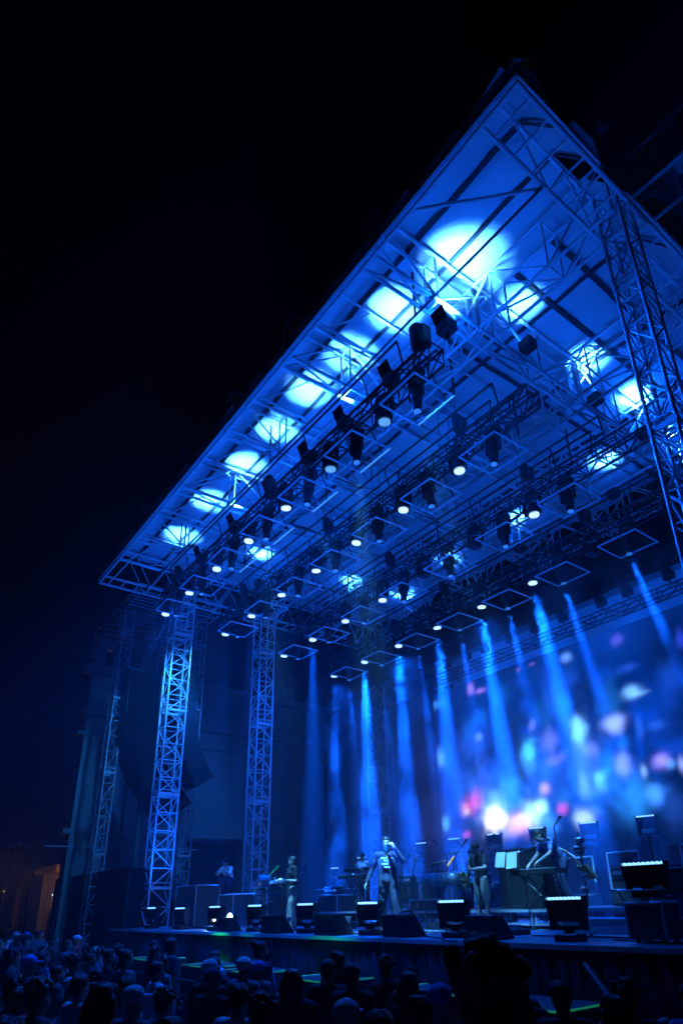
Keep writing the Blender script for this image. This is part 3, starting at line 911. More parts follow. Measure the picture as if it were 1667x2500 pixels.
for i, (x, y, pwr) in enumerate(UP):
    front = i < 8
    bx, by, bz = (x, min(y, 7.45), 10.72) if front else (x, y, 11.72)
    h = thing('uplight', 'black box lamp aimed at the canopy, ' + UPL[i], 'stage light', (bx, by, bz), group='black box lamps aimed up at the canopy')
    for nm, me in (('lamp_body', up_body), ('lens', up_lens)):
        link(bpy.data.objects.new(nm, me), h, W[h.name])
    for k in range(2 if front else 1):
        link(bpy.data.objects.new('barn_door', up_door), h, W[h.name] @ Matrix.Rotation(math.pi * k, 4, 'Z'))
    bar('bracket', (bx, by, bz - .3 if front else bz), (bx, by, bz - .12 if front else ZL + .02), .03, 'black_steel', h, 6)
    spot('uplight_beam', h, (bx, by, bz + .16), (x, y, 13), pwr * UPK * (1 if front else .4), HOT, (41 if i else 53) if front else 62, 1, .14)
    spot('uplight_spill', h, (bx, by, bz + .17), (x, y, 13), pwr * UPS, BLUE, 160, .8, .12)
# ================================================================== BEAMS from the wash lamps (lamps that are lit), with added fill spots
BP = {0: 60, 1: 60, 2: 90, 3: 420}
for ri, r in enumerate(rows):
    for n, (x, lit, h) in enumerate(r['wash']):
        if not lit: continue
        z = r['z'] + .09
        pw_ = {(0, 0): 30, (3, 1): 700, (3, 2): 800, (3, 3): 800, (3, 4): 900, (2, 5): 2600, (1, 6): 260, (1, 5): 200, (3, 5): 1100}.get((ri, n), BP[ri])
        tx = x + {(3, 1): .9, (3, 2): .35, (3, 3): .1}.get((ri, n), .0)
        if n % 2 == 0:
            spot('wash_fill', h, (x, r['y'], z - .02), (x, r['y'] + 3.2, DZ), WSK, BLUE, 84, .8, .15)
        if ri == 0 and n in (1, 3, 5): spot('wash_fill', h, (x, r['y'], z - .02), (x, 3, GZ), CRK, BLUE, 95, .9, .15)  # added fill that brightens the crowd
        if ri == 0 and n == 0: spot('wash_fill', h, (x, r['y'], z - .02), (-3.4, 8.3, 7), CRK * 1.6, BLUE, 80, .9, .15)  # added fill aimed at the right tower
        if n == 6:
            spot('wash_fill', h, (x, r['y'], z - .02), (-30, 8.9, 2.5), WSK * ((3.2, 2.0)[ri] if ri < 2 else .5), (.02, .24, .85) if ri < 2 else BLUE, 62 if ri == 0 else 90, .9, .15)  # added fill that brightens the left side wall
        spot('wash_beam', h, (x, r['y'], z), (tx, r['y'] + .1, DZ), pw_ * BMK, BEAM, 9 if ri < 2 else 7.5, .35, .12)
for n, tx, pw_ in ((0, 1.4, 420), (1, .9, 420), (2, .5, 380), (3, .3, 300), (4, .2, 260), (5, .0, 260), (6, .0, 200)):
    r = rows[3]; x = r['x0'] - 2.03 * n
    spot('spotlight_beam', None, (x, r['y'], r['z'] - .31), (x + tx, r['y'] + .7, DZ), pw_ * BMK * .45, BEAM, 7, .4, .07)
# ================================================================== STAGE MOVING HEADS with LED strips
def strobe_head(name_label, x, y, zbase, ztop, w_=.56, tilt=0., group='boxy moving lamps with glowing LED rows at the stage edge'):
    """base on the floor, yoke, wide head whose top edge carries a row of LEDs"""
    t = thing('moving_lamp', name_label, 'stage light', (x, y, zbase), R(FACE), group=group)
    H = ztop - zbase
    def pc(nm, fn, ma, sm=False):
        bm = bmesh.new(); fn(bm)
        return obj(nm, bm, ma, t, None, sm)
    def f_base(bm):
        box(bm, (0, 0, .05), (w_ * .62, .34, .1)); bmesh.ops.bevel(bm, geom=bm.edges[:], offset=.015, segments=1, affect='EDGES')
        tube(bm, (0, 0, .1), (0, 0, .15), .07, seg=12)
    pc('base', f_base, 'black_plastic')
    def f_yoke(bm):
        box(bm, (0, 0, .17), (w_ * .6, .12, .06))
        for s in (-1, 1):
            box(bm, (s * w_ * .36, 0, .2), (w_ * .16, .12, .07), Matrix.Rotation(-s * .7, 4, 'Y'))
            box(bm, (s * w_ * .42, 0, H * .52), (.06, .13, H * .55))
        bmesh.ops.bevel(bm, geom=bm.edges[:], offset=.01, segments=1, affect='EDGES')
    pc('yoke', f_yoke, 'black_plastic')
    hh = min(.28, H * .5)
    def f_head(bm):
        vs = box(bm, (0, 0, H - hh / 2 - .03), (w_, .2, hh))
        for v in vs:
            if v.co.z < H - hh / 2: v.co.x *= .9
        bmesh.ops.bevel(bm, geom=bm.edges[:], offset=.015, segments=2, affect='EDGES')
        for k in range(5): box(bm, (0, -.11, H - hh + .0 + k * .035), (w_ * .7, .02, .012))
    pc('head', f_head, 'black_plastic')
    def f_rim(bm):
        for s in (-1, 1): box(bm, (s * (w_ / 2 - .006), 0, H - .01), (.014, .2, .05))
        box(bm, (0, .1, H - .012), (w_, .014, .045))
    pc('rim', f_rim, 'black_plastic')
    for k in range(9):
        xx = -w_ / 2 + .04 + (w_ - .08) * k / 8
        o = bpy.data.objects.new('led_bulb', LEDB)
        link(o, t, W[t.name] @ Matrix.Translation((xx, -.02, H - .012)))
    return t
FACE = 12
bm = bmesh.new(); ball(bm, (0, 0, 0), (.03, .05, .022), 8, 6)
LEDB = mesh_of(bm, 'led_bulb', 'strip_glow', True)
FH = [(-21.7, .04, 'leftmost'), (-19.46, .01, 'second from the left'), (-17.19, .02, 'third from the left, beside the glowing floor lamps'), (-15.03, .02, 'fourth from the left, before the second tower'),
      (-12.8, .02, 'fifth from the left, right of the guitarist'), (-10.61, .01, 'sixth from the left, at the singer\'s feet'), (-8.36, 0, 'seventh from the left, in front of the drum kit'), (-6.12, 0, 'eighth and largest, in front of the keyboardist')]
for x, z, l in FH:
    strobe_head('boxy lamp with glowing LED row, ' + l, x, 8.3, DZ, z + .01)
    spot('lamp_beam', None, (x, 8.3, z + .08), (x * .9 - 1.5, 8.6, 12), FLK, BLUE, 105, 1, .2)
t = strobe_head('boxy lamp with LED row high on a black case at the far right', -4.87, 8.35, -.02, .4, .56)
RH = [(-22.6, 1.35, 'furthest left of the row'), (-20.82, 1.64, 'above the striped keyboardist'), (-17.42, 1.89, 'at the left screen corner'), (-15.82, 1.9, 'above the drum kit'), (-14.12, 1.89, 'behind the saxophonist'),
      (-12.45, 1.91, 'above the piano'), (-10.72, 1.88, 'right of the keyboardist'), (-9.04, 1.87, 'furthest right')]
for x, z, l in RH:
    t = strobe_head('rear boxy lamp with LED row on a tall stand, ' + l, x, 16., z - .62, z, .5, group='boxy lamps on tall stands at the back of the stage')
    block('stand', (x, 16., (DZ + z - .62) / 2), (.36, .3, z - .62 - DZ), 'black_plastic', t)
    block('label_plate', (x, 15.84, z - .75), (.26, .01, .1), 'dark_grey', t)

# ------------------------------------------------------------------ small stage gear
def bevbox(nm, c, s, ma, par, bev=.01, rot=None):
    bm = bmesh.new(); box(bm, c, s, rot)
    bmesh.ops.bevel(bm, geom=bm.edges[:], offset=bev, segments=1, affect='EDGES')
    return obj(nm, bm, ma, par, I4)
def wedge(x, y, label, s=1.):
    t = thing('monitor_wedge', label, 'loudspeaker', (x, y, DZ), group='black floor monitors along the stage edge')
    bm = bmesh.new()
    vs = box(bm, (x, y, DZ + .2 * s), (.72 * s, .55 * s, .4 * s))
    for v in vs:
        if v.co.y > y and v.co.z > DZ + .2 * s: v.co.y -= .3 * s
    bmesh.ops.bevel(bm, geom=bm.edges[:], offset=.015, segments=1, affect='EDGES')
    obj('cabinet', bm, 'black_plastic', t, I4)
    block('grille', (x, y + .13 * s, DZ + .22 * s), (.62 * s, .012, .3 * s), 'dark_grey', t, Matrix.Rotation(-.62, 4, 'X'))
for x, y, l, s in [(-13.6, 8.05, 'floor monitor at the guitarist\'s feet', .9), (-11.5, 8.1, 'floor monitor left of the singer', .95), (-9.45, 8.15, 'floor monitor right of the singer', .9),
                   (-7.6, 8.3, 'larger floor monitor in front of the saxophonist', .85), (-16.1, 8.15, 'floor monitor right of the glowing floor lamps', .8)]:
    wedge(x, y, l, s)
def case(x, y, sx, sy, h, label, ma='dark_grey', z=DZ, group='flight cases on the stage'):
    t = thing('flight_case', label, 'case', (x, y, z), group=group)
    bevbox('case_body', (x, y, z + h / 2 + .05), (sx, sy, h), ma, t)
    for dx in (-1, 1):
        for dy in (-1, 1):
            bar('corner_edge', (x + dx * sx / 2, y + dy * sy / 2, z + .05), (x + dx * sx / 2, y + dy * sy / 2, z + .05 + h), .018, 'aluminium', t, 6)
        bar('edge_rail', (x + dx * sx / 2, y - sy / 2, z + .05 + h), (x + dx * sx / 2, y + sy / 2, z + .05 + h), .018, 'aluminium', t, 6)
    for dy in (-1, 1): bar('edge_rail', (x - sx / 2, y + dy * sy / 2, z + .05 + h), (x + sx / 2, y + dy * sy / 2, z + .05 + h), .018, 'aluminium', t, 6)
    for dx in (-.7, .7):
        for dy in (-.7, .7):
            bm = bmesh.new(); tube(bm, (x + dx * sx / 2, y + dy * sy / 2 - .015, z + .03), (x + dx * sx / 2, y + dy * sy / 2 + .015, z + .03), .03, seg=10)
            obj('castor', bm, 'black_plastic', t, I4)
    return t
case(-20.9, 9.4, 1.5, .8, 1.15, 'large pale-edged flight case at the left end of the stage')
case(-19.0, 9.8, .95, .7, .85, 'small flight case with pale rim, below the crouching person')
case(-4.9, 8.4, .5, .4, .42, 'black case carrying the rightmost boxy lamp')
case(-6.0, 11.9, .8, .5, .35, 'small silver case left of the right stage stack', 'cloth_grey', -.18)
case(-13.3, 12.6, 1.3, .7, .55, 'long low flight case behind the singer')
case(-17.2, 12.2, 1.0, .7, .75, 'flight case behind the guitarist')
case(-20.4, 14.5, 1.4, .8, 1.0, 'dark flight case back on the left side of the stage')
# stack of black gear at the far right
t = thing('equipment_stack', 'tall dark stack of amplifier racks and black cases at the right', 'equipment', (-5.6, 10.6, DZ))
bevbox('rack', (-5.45, 10.5, DZ + .34), (.75, .6, .42), 'black_plastic', t)
bevbox('rack', (-5.3, 10.5, DZ + .75), (.7, .6, .38), 'black_plastic', t)
for i in range(4): block('rack_unit', (-5.45, 10.14, DZ + .14 + .11 * i), (.8, .012, .09), 'dark_grey', t)
for dx in (-.35, 0, .35):
    bm = bmesh.new(); tube(bm, (-5.45 + dx, 10.2, DZ + .05), (-5.45 + dx, 10.26, DZ + .05), .05, seg=12); obj('castor', bm, 'black_plastic', t, I4)
# long black stage box lying under the big lamp
case(-5.9, 9.3, 1.9, .35, .2, 'long pale low box lying on the deck by the largest lamp', 'cloth_white')
# upright square frames standing at the back right
def up_frame(x, y, z0, s, label):
    t = thing('upright_frame', label, 'frame', (x, y, z0), group='upright square tube frames at the back of the stage')
    for a, b in (((0, 0), (s, 0)), ((s, 0), (s, s)), ((s, s), (0, s)), ((0, s), (0, 0))):
        bar('frame_rail', (x + a[0], y, z0 + a[1]), (x + b[0], y, z0 + b[1]), .022, 'white_steel', t)
    bar('foot', (x + .1, y - .25, z0 - .35 if z0 > .2 else z0), (x + .1, y + .25, z0 - .35 if z0 > .2 else z0), .02, 'black_steel', t)
    bar('strut', (x + .1, y, z0 + .02), (x + .1, y + .25, z0 - .3), .015, 'black_steel', t)
up_frame(-6.55, 12.6, .1, .78, 'upright square frame at the right picture edge')
up_frame(-8.0, 12.4, .12, .7, 'upright square frame right of the mic pole')
up_frame(-9.3, 12.7, .05, .75, 'upright square frame behind the keyboardist')

# piano with sheet music, keyboards, stands
t = thing('piano', 'black upright piano with its back to the audience', 'piano', (-10.1, 12.4, -.18))
bevbox('piano_body', (-10.1, 12.45, -.18 + .6), (1.25, .55, 1.2), 'black_plastic', t)
block('piano_lid', (-10.1, 12.45, 1.04), (1.3, .6, .03), 'black_plastic', t)
bm = bmesh.new(); box(bm, (-9.15, 11.6, .52), (1.15, .38, .1)); bmesh.ops.bevel(bm, geom=bm.edges[:], offset=.01, segments=1, affect='EDGES')
kb = obj('stage_keyboard', bm, 'black_plastic', None, I4); tag(kb, 'black stage keyboard under the hands of the leaning keyboardist', 'keyboard')
for k in range(22):
    block('white_key', (-9.65 + k * .046, 11.47, .577), (.04, .14, .012), 'paper', kb)
for s in (-1, 1):
    bar('stand_leg', (-9.15 - .4 * s, 11.5, -.18), (-9.15 + .4 * s, 11.5, .46), .018, 'black_steel', kb)
    bar('stand_leg', (-9.15 - .4 * s, 11.72, -.18), (-9.15 + .4 * s, 11.72, .46), .018, 'black_steel', kb)
t = thing('music_stand', 'music stand with large blue-lit sheets of paper', 'music stand', (-9.75, 11.35, -.18))
bar('pole', (-9.75, 11.35, -.18), (-9.75, 11.35, .62), .013, 'black_steel', t)
block('desk', (-9.75, 11.4, .78), (.62, .02, .34), 'black_steel', t, Matrix.Rotation(-.25, 4, 'X'))
block('sheet', (-9.93, 11.372, .8), (.26, .006, .32), 'paper', t, Matrix.Rotation(-.25, 4, 'X') @ Matrix.Rotation(.05, 4, 'Y'))
block('sheet', (-9.62, 11.37, .77), (.28, .006, .34), 'paper', t, Matrix.Rotation(-.25, 4, 'X') @ Matrix.Rotation(-.06, 4, 'Y'))
for k in range(3):
    a = k * 2.1
    bar('foot', (-9.75, 11.35, -.1), (-9.75 + .25 * math.cos(a), 11.35 + .25 * math.sin(a), -.17), .01, 'black_steel', t, 6)
def keys(x, y, z0, zt, L, label):
    t = thing('keyboard', label, 'keyboard', (x, y, z0))
    bevbox('keyboard_body', (x, y, zt), (L, .34, .09), 'black_plastic', t)
    block('key_row', (x, y - .06, zt + .05), (L * .86, .16, .012), 'paper', t)
    for s in (-1, 1):
        bar('stand_leg', (x - s * .35, y, z0), (x + s * .35, y, zt - .04), .02, 'black_steel', t)
keys(-15.9, 11.9, -.18, .72, 1.2, 'keyboard in front of the striped musician')
keys(-16.6, 12.6, -.18, .95, 1.1, 'upper keyboard left of the striped musician')
keys(-17.3, 10.4, DZ, .32, .9, 'small keyboard on a stand in the dark left of the guitarist')
# microphone stands
def mic_stand(x, y, z0, hgt, dx, dy, dz, label, ma='chrome', boom_ma='chrome'):
    t = thing('microphone_stand', label, 'microphone stand', (x, y, z0))
    bar('pole', (x, y, z0 + .02), (x, y, z0 + hgt), .012, ma, t, 6)
    bm = bmesh.new(); tube(bm, (x, y, z0), (x, y, z0 + .025), .14, .13, 16); obj('base', bm, 'black_steel', t, I4)
    a = Vector((x, y, z0 + hgt)); d = Vector((dx, dy, dz))
    bar('boom', a - d * .3, a + d, .01, boom_ma, t, 6)
    e = a + d; dn = d.normalized()
    bm = bmesh.new(); tube(bm, e - dn * .02, e + dn * .14, .014, .02, 8); ball(bm, e + dn * .17, .032)
    obj('microphone', bm, 'dark_grey', t, I4, True)
    return t
mt = mic_stand(-10.55, 10.2, DZ, 1.05, .55, .1, .55, 'microphone stand with tilted boom partly lit yellow, left of the saxophonist')
bar('yellow_lit_part', (-10.35, 10.19, DZ + 1.24), (-10.18, 10.22, DZ + 1.41), .017, 'yellow_glow', mt, 6)  # yellow light on the boom, put in as a glowing sleeve
mic_stand(-14.0, 11.3, DZ, 1.1, -.9, 0, .35, 'boom stand reaching left over the keyboards behind the singer')
mic_stand(-16.6, 9.5, DZ, 1.1, 1.1, .1, .3, 'long boom stand over the cymbals in the dark left part')
mic_stand(-10.6, 9.45, DZ, 1.15, .02, 0, .05, 'straight microphone stand standing empty behind the singer')
mic_stand(-14.6, 8.75, DZ, .95, -.08, -.05, .1, 'short microphone stand in front of the guitarist\'s hands')
mic_stand(-8.3, 11.2, -.18, 1.5, .05, 0, .05, 'tall microphone pole with shiny lamp heads at the right')
t = thing('lamp_pole', 'shiny ball-shaped lamps on a thin pole right of the keyboardist', 'stand', (-8.05, 11.6, -.18))
bar('pole', (-8.05, 11.6, -.18), (-8.05, 11.6, 1.2), .02, 'chrome', t)
for k, (dz, rr) in enumerate(((1.05, .1), (.88, .13), (.4, .07), (.15, .09))):
    bm = bmesh.new(); ball(bm, (-8.05 + .03 * (-1) ** k, 11.58, dz), (rr, rr, rr * .7)); tube(bm, (-8.05, 11.58, dz - rr * .9), (-8.05, 11.58, dz - rr * .4), rr * .6, seg=12)
    obj('shiny_ball', bm, 'chrome', t, I4, True)
# drum kit
t = thing('drum_kit', 'drum kit with cymbals between the microphone stand and the saxophonist', 'drum kit', (-12.2, 12.6, -.18))
def drum(nm, c, ax, r_, h, ):
    bm = bmesh.new(); ax = Vector(ax).normalized()
    tube(bm, Vector(c) - ax * h / 2, Vector(c) + ax * h / 2, r_, seg=20)
    o = obj(nm, bm, 'drum_shell', t, I4, True)
    bm = bmesh.new(); tube(bm, Vector(c) + ax * h / 2, Vector(c) + ax * (h / 2 + .012), r_ * .97, seg=20); obj('drum_skin', bm, 'drum_head', o, I4)
    for s in (-1, 1):
        bm = bmesh.new(); tube(bm, Vector(c) + ax * (s * h / 2 - .012), Vector(c) + ax * (s * h / 2 + .008), r_ * 1.03, seg=20, caps=False); obj('hoop', bm, 'chrome', o, I4, True)
drum('bass_drum', (-12.2, 12.3, .12), (0, -1, 0), .28, .4)
drum('tom', (-12.45, 12.25, .5), (0, -.4, 1), .16, .2); drum('tom', (-12.0, 12.25, .5), (0, -.4, 1), .16, .2)
drum('floor_tom', (-11.55, 12.6, .2), (0, 0, 1), .2, .4); drum('snare_drum', (-12.7, 12.75, .4), (0, 0, 1), .17, .13)
for cx_, cy_, cz_, tl in ((-12.95, 12.4, .95, .3), (-11.45, 12.3, 1.05, -.3), (-12.1, 12.1, 1.1, .15), (-13.1, 12.8, .7, 0), (-11.2, 12.8, .8, -.1)):
    bm = bmesh.new(); bmesh.ops.create_cone(bm, cap_ends=True, segments=24, radius1=.25, radius2=.04, depth=.035, matrix=Matrix.Translation((cx_, cy_, cz_)) @ Matrix.Rotation(tl, 4, 'X'))
    obj('cymbal', bm, 'brass', t, I4, True)
    bar('cymbal_stand', (cx_, cy_, -.18), (cx_, cy_, cz_), .012, 'chrome', t, 6)
for k in range(6):
    bar('rack_pipe', (-13.4 + .45 * k, 12.05, -.16), (-13.4 + .45 * k, 12.05, .45 + .1 * (k % 3)), .015, 'chrome', t, 6)
bar('rack_pipe', (-13.4, 12.05, .45), (-11.1, 12.05, .45), .015, 'chrome', t, 6)
# percussion in the dark left part
t = thing('percussion_set', 'cymbals and hand percussion on stands in the dark left part', 'percussion', (-17.2, 9.5, DZ))
for k, (dx, z, r_) in enumerate(((-.55, .42, .2), (-.2, .3, .16), (.1, .45, .22), (.45, .4, .18), (-.35, .12, .18), (.6, .14, .22))):
    bm = bmesh.new(); bmesh.ops.create_cone(bm, cap_ends=True, segments=20, radius1=r_, radius2=.03, depth=.03, matrix=Matrix.Translation((-17.2 + dx, 9.5, z)) @ Matrix.Rotation(random.uniform(-.5, .5), 4, 'X'))
    obj('cymbal', bm, 'chrome', t, I4, True)
    bar('stand', (-17.2 + dx, 9.5, DZ), (-17.2 + dx, 9.5, z), .012, 'chrome', t, 6)
bm = bmesh.new(); tube(bm, (-17.0, 9.6, .5), (-17.0, 9.6, .8), .17, .2, 16); obj('conga', bm, 'drum_shell', t, I4, True)
for k in range(3): bar('leg', (-17.0 + .15 * math.cos(k * 2.1), 9.6 + .15 * math.sin(k * 2.1), DZ), (-17, 9.6, .5), .014, 'chrome', t, 6)
# percussion left of the mic stand (behind the singer at right)
t = thing('tom_rack', 'row of small dark drums on a rack just right of the singer', 'drums', (-11.4, 11.0, DZ))
for k in range(4):
    bm = bmesh.new(); tube(bm, (-11.9 + .3 * k, 11.0, .32), (-11.9 + .3 * k, 11.0, .58), .13, seg=14); obj('drum', bm, 'drum_shell', t, I4, True)
    bm = bmesh.new(); tube(bm, (-11.9 + .3 * k, 11.0, .58), (-11.9 + .3 * k, 11.0, .6), .135, seg=14); obj('drum_skin', bm, 'drum_head', t, I4, True)
for xx in (-12.0, -10.9): bar('stand', (xx, 11.0, DZ), (xx, 11.0, .4), .02, 'chrome', t, 6)
bar('rack_bar', (-12.05, 11.0, .33), (-10.85, 11.0, .33), .02, 'chrome', t, 6)
# glowing floor lamps at left
for k, (x, l) in enumerate(((-18.2, 'small glowing white floor lamp, left one of two'), (-17.25, 'larger glowing white floor lamp, right one of two'))):
    t = thing('floor_lamp', l, 'lamp', (x, 8.75, DZ), group='glowing white floor lamps')
    bm = bmesh.new(); ball(bm, (x, 8.72, DZ + .3), (.08 + .03 * k, .06, .1 + .01 * k), 12, 8); obj('bulb', bm, 'lamp_glow', t, I4, True)
    bm = bmesh.new(); tube(bm, (x, 8.9, DZ + .3), (x, 8.76, DZ + .3), .08, .12, 16, ); obj('shade', bm, 'black_plastic', t, I4, True)
    block('foot', (x, 8.85, DZ + .03), (.2, .2, .05), 'black_plastic', t)
    ld = bpy.data.lights.new('floor_lamp_light', 'POINT'); ld.energy = 14; ld.color = (.12, .4, 1); ld.shadow_soft_size = .1
    o = bpy.data.objects.new('floor_lamp_light', ld); link(o, t, Matrix.Translation((x, 8.55, DZ + .32)))
# cables on deck
for k in range(9):
    bm = bmesh.new()
    p_ = Vector(((-20.5, -18.6, -16.6, -15.2, -13.2, -12.0, -9.2, -7.4, -5.6)[k], random.uniform(8.1, 9.3), DZ + .015)); a = random.uniform(-.4, .4)
    for i in range(16):
        a += random.uniform(-.35, .35)
        q = p_ + Vector((math.cos(a), math.sin(a) * .5, 0)) * .16
        tube(bm, p_, q, .012, seg=5, caps=False); p_ = q
    o = obj('cable', bm, 'black_plastic', None, I4, True)
    tag(o, 'black cable snaking over the deck ' + ('by the large flight case', 'by the small flight case', 'by the floor lamps', 'left of the guitarist', 'right of the guitarist', 'left of the singer', 'before the saxophonist', 'before the piano', 'by the right equipment stack')[k], 'cable', 'loose cables on the stage deck')
# pieces of pale tape and setlists on the deck
for k, (x, y, l) in enumerate(((-11.9, 8.35, 'pale sheet of paper taped left of the singer\'s feet'), (-16.0, 8.5, 'pale towel lying right of the glowing floor lamps'), (-10.6, 8.9, 'pale setlist under the singer\'s shoes'))):
    bm = bmesh.new(); box(bm, (x, y, DZ + .012), (.4, .28, .016)); o = obj('setlist', bm, 'paper', None, I4)
    tag(o, l, 'paper', 'pale sheets on the deck')
# pit subwoofers; green light along their rims put in as glowing bars
SUBS = [(-17.1, 'furthest left of the pit loudspeakers'), (-13.9, 'second pit loudspeaker from the left'), (-12.0, 'third pit loudspeaker, under the guitarist'), (-9.75, 'fourth pit loudspeaker, in front of the singer'), (-7.3, 'fifth pit loudspeaker, half hidden behind the capped head'), (-5.5, 'rightmost pit loudspeaker, beside the big foreground head')]
for x, l in SUBS:
    t = thing('pit_speaker', 'low dark speaker box with green-lit rim, ' + l, 'loudspeaker', (x, 6.75, GZ), R(2), group='low speaker boxes in the pit')
    bevbox('cabinet', (x, 6.75, (GZ - 1.1) / 2), (1.25, .95, -1.1 - GZ), 'dark_grey', t)
    block('top_mat', (x, 6.75, -1.093), (1.15, .85, .01), 'dark_grey', t)
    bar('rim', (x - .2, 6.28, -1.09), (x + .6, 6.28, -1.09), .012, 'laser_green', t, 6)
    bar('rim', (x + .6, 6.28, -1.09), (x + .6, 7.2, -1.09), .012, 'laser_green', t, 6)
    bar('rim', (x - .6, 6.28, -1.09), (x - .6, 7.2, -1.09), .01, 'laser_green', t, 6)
spot('green_spot', None, (-15.75, 7.1, -2.2), (-15.75, 7.8, -1.35), 500, (.02, 1, .3), 52, 1, .05)
spot('green_spot', None, (-14.6, 7.1, -2.15), (-14.2, 7.8, -1.45), 90, (.02, 1, .3), 80, 1, .05)
spot('green_spot', None, (-10.9, 7.1, -2.15), (-11.0, 7.8, -1.45), 130, (.02, 1, .3), 80, 1, .05)
# barrier
t = thing('crowd_barrier', 'dark steel crowd barrier between audience and pit', 'barrier', (-12, 5.7, GZ))
for k in range(18):
    x = -24 + k * 1.2
    block('panel', (x, 5.72, GZ + .42), (1.18, .03, .8), 'black_steel', t)
    bar('post', (x - .59, 5.7, GZ), (x - .59, 5.7, GZ + 1.05), .025, 'black_steel', t)
    bar('post', (x - .59, 5.7, GZ + 1.0), (x - .59, 6.3, GZ + .02), .02, 'black_steel', t)
bar('top_rail', (-24.6, 5.7, GZ + 1.05), (-3, 5.7, GZ + 1.05), .03, 'black_steel', t)
# the laser-like green rod and its player's area
bm = bmesh.new(); tube(bm, (-19.2, 10.4, .35), (-18.45, 10.9, 1.15), .012, .03, 8)
o = obj('light_rod', bm, 'laser_green', None, I4); tag(o, 'slanting glowing green rod left of the second tower', 'light stick')

# camera boom faint at the right
t = thing('camera_boom', 'thin dark boom pole slanting down at the right edge of the pit', 'boom', (-3.3, 5.6, GZ))
bar('arm', (-4.45, 6.2, -.62), (-3.2, 5.4, -1.35), .03, 'dark_grey', t)
bar('post', (-3.2, 5.4, GZ), (-3.2, 5.4, -1.0), .04, 'dark_grey', t)
bm = bmesh.new(); ball(bm, (-3.2, 5.38, -.95), .08); obj('pan_head', bm, 'dark_grey', t, I4, True)
bm = bmesh.new(); ball(bm, (-3.22, 5.3, -1.12), .02); obj('glow_dot', bm, 'strip_glow', t, I4, True)
# left background: booth, pavilion, trees
t = thing('lit_pavilion', 'small amber-lit pavilion with pale roof left of the black scrim', 'building', (-45, 12.5, GZ))
block('wall', (-45.5, 11.9, .0), (4, 2.2, 4.4), 'amber_wall', t)
block('roof', (-45.5, 11.8, 2.4), (5.2, 2.9, .35), 'roof_tile', t)
for k in range(3): block('window', (-43.47, 11.1 + .7 * k, -.2), (.05, .35, 1.2), 'black_plastic', t)
for k in range(2): block('door', (-44.6 + k * 1.2, 10.78, -1.0), (.7, .05, 2.2), 'black_plastic', t)
ld = bpy.data.lights.new('pavilion_lamp', 'POINT'); ld.energy = 80; ld.color = (1, .5, .12); ld.shadow_soft_size = .15
o = bpy.data.objects.new('pavilion_lamp', ld); link(o, t, Matrix.Translation((-42.2, 10.2, .9)))
bm = bmesh.new(); ball(bm, (-42.2, 10.2, .9), .02); obj('lamp_bulb', bm, 'lamp_glow', t, I4)
for x, y, l in ((-38, 8.1, 'slim lamp post with dark box beside the pavilion'),):
    t = thing('sign_post', l, 'post', (x, y, GZ))
    bar('pole', (x, y, GZ), (x, y, 1.2), .04, 'dark_grey', t); block('sign_board', (x, y - .06, .6), (.6, .05, .7), 'cloth_blue', t)
def tree(x, y, z0, h, cr, label, seed):
    rnd = random.Random(seed)
    t = thing('tree', label, 'tree', (x, y, z0), group='trees left of the theatre')
    bm = bmesh.new(); tube(bm, (x, y, z0), (x + .1, y, z0 + h * .55), .22, .12, 10); p_ = (x + .1, y, z0 + h * .5)
    for k in range(6):
        a = k * 1.05 + rnd.random(); tube(bm, p_, (x + cr * .6 * math.cos(a), y + cr * .6 * math.sin(a), z0 + h * (.62 + .25 * rnd.random())), .08, .03, 6)
    obj('trunk', bm, 'bark', t, I4, True)
    vs, fs = [], []
    cl = [(rnd.gauss(0, .45), rnd.gauss(0, .45), rnd.gauss(0, .4), rnd.uniform(.22, .42)) for _ in range(26)]
    for _ in range(3800):
        c = rnd.choice(cl)
        d = Vector((rnd.gauss(0, 1), rnd.gauss(0, 1), rnd.gauss(0, 1))).normalized() * c[3] * rnd.uniform(.6, 1.05)
        p_ = Vector((x + (c[0] + d.x) * cr, y + (c[1] + d.y) * cr, z0 + h * .72 + (c[2] + d.z) * cr * .95))
        u = Vector((rnd.gauss(0, 1), rnd.gauss(0, 1), rnd.gauss(0, 1))).normalized(); v = u.orthogonal().normalized(); s = rnd.uniform(.06, .13)
        i = len(vs); vs += [p_ + u * s, p_ + v * s * .5, p_ - u * s, p_ - v * s * .5]; fs.append((i, i + 1, i + 2, i + 3))
    me = bpy.data.meshes.new('crown'); me.from_pydata(vs, [], fs); me.materials.append(M['leaf'])
    link(bpy.data.objects.new('crown', me), t, I4)
tree(-52, 10.4, GZ, 7.5, 2.2, 'dim leafy tree lit faintly yellow at the left picture edge', 3)
tree(-41.5, 13.6, GZ, 9, 1.9, 'dark tree beside the far left wing tower catching amber light', 8)
ld = bpy.data.lights.new('added_tree_light', 'POINT'); ld.energy = 30; ld.color = (1, .6, .15); ld.shadow_soft_size = .2  # added amber light for the trees, its post and globe made up
t = thing('added_street_lamp', 'added street lamp with amber light at the left picture edge', 'street lamp', (-49.5, 9.0, GZ))
bar('pole', (-49.5, 9.0, GZ), (-49.5, 9.0, 1.2), .05, 'black_steel', t)
bm = bmesh.new(); ball(bm, (-49.5, 9.0, 1.3), .03); obj('lamp_globe', bm, 'yellow_glow', t, I4, True)
o = bpy.data.objects.new('added_tree_light', ld); link(o, t, Matrix.Translation((-49.5, 9.0, 1.5)))

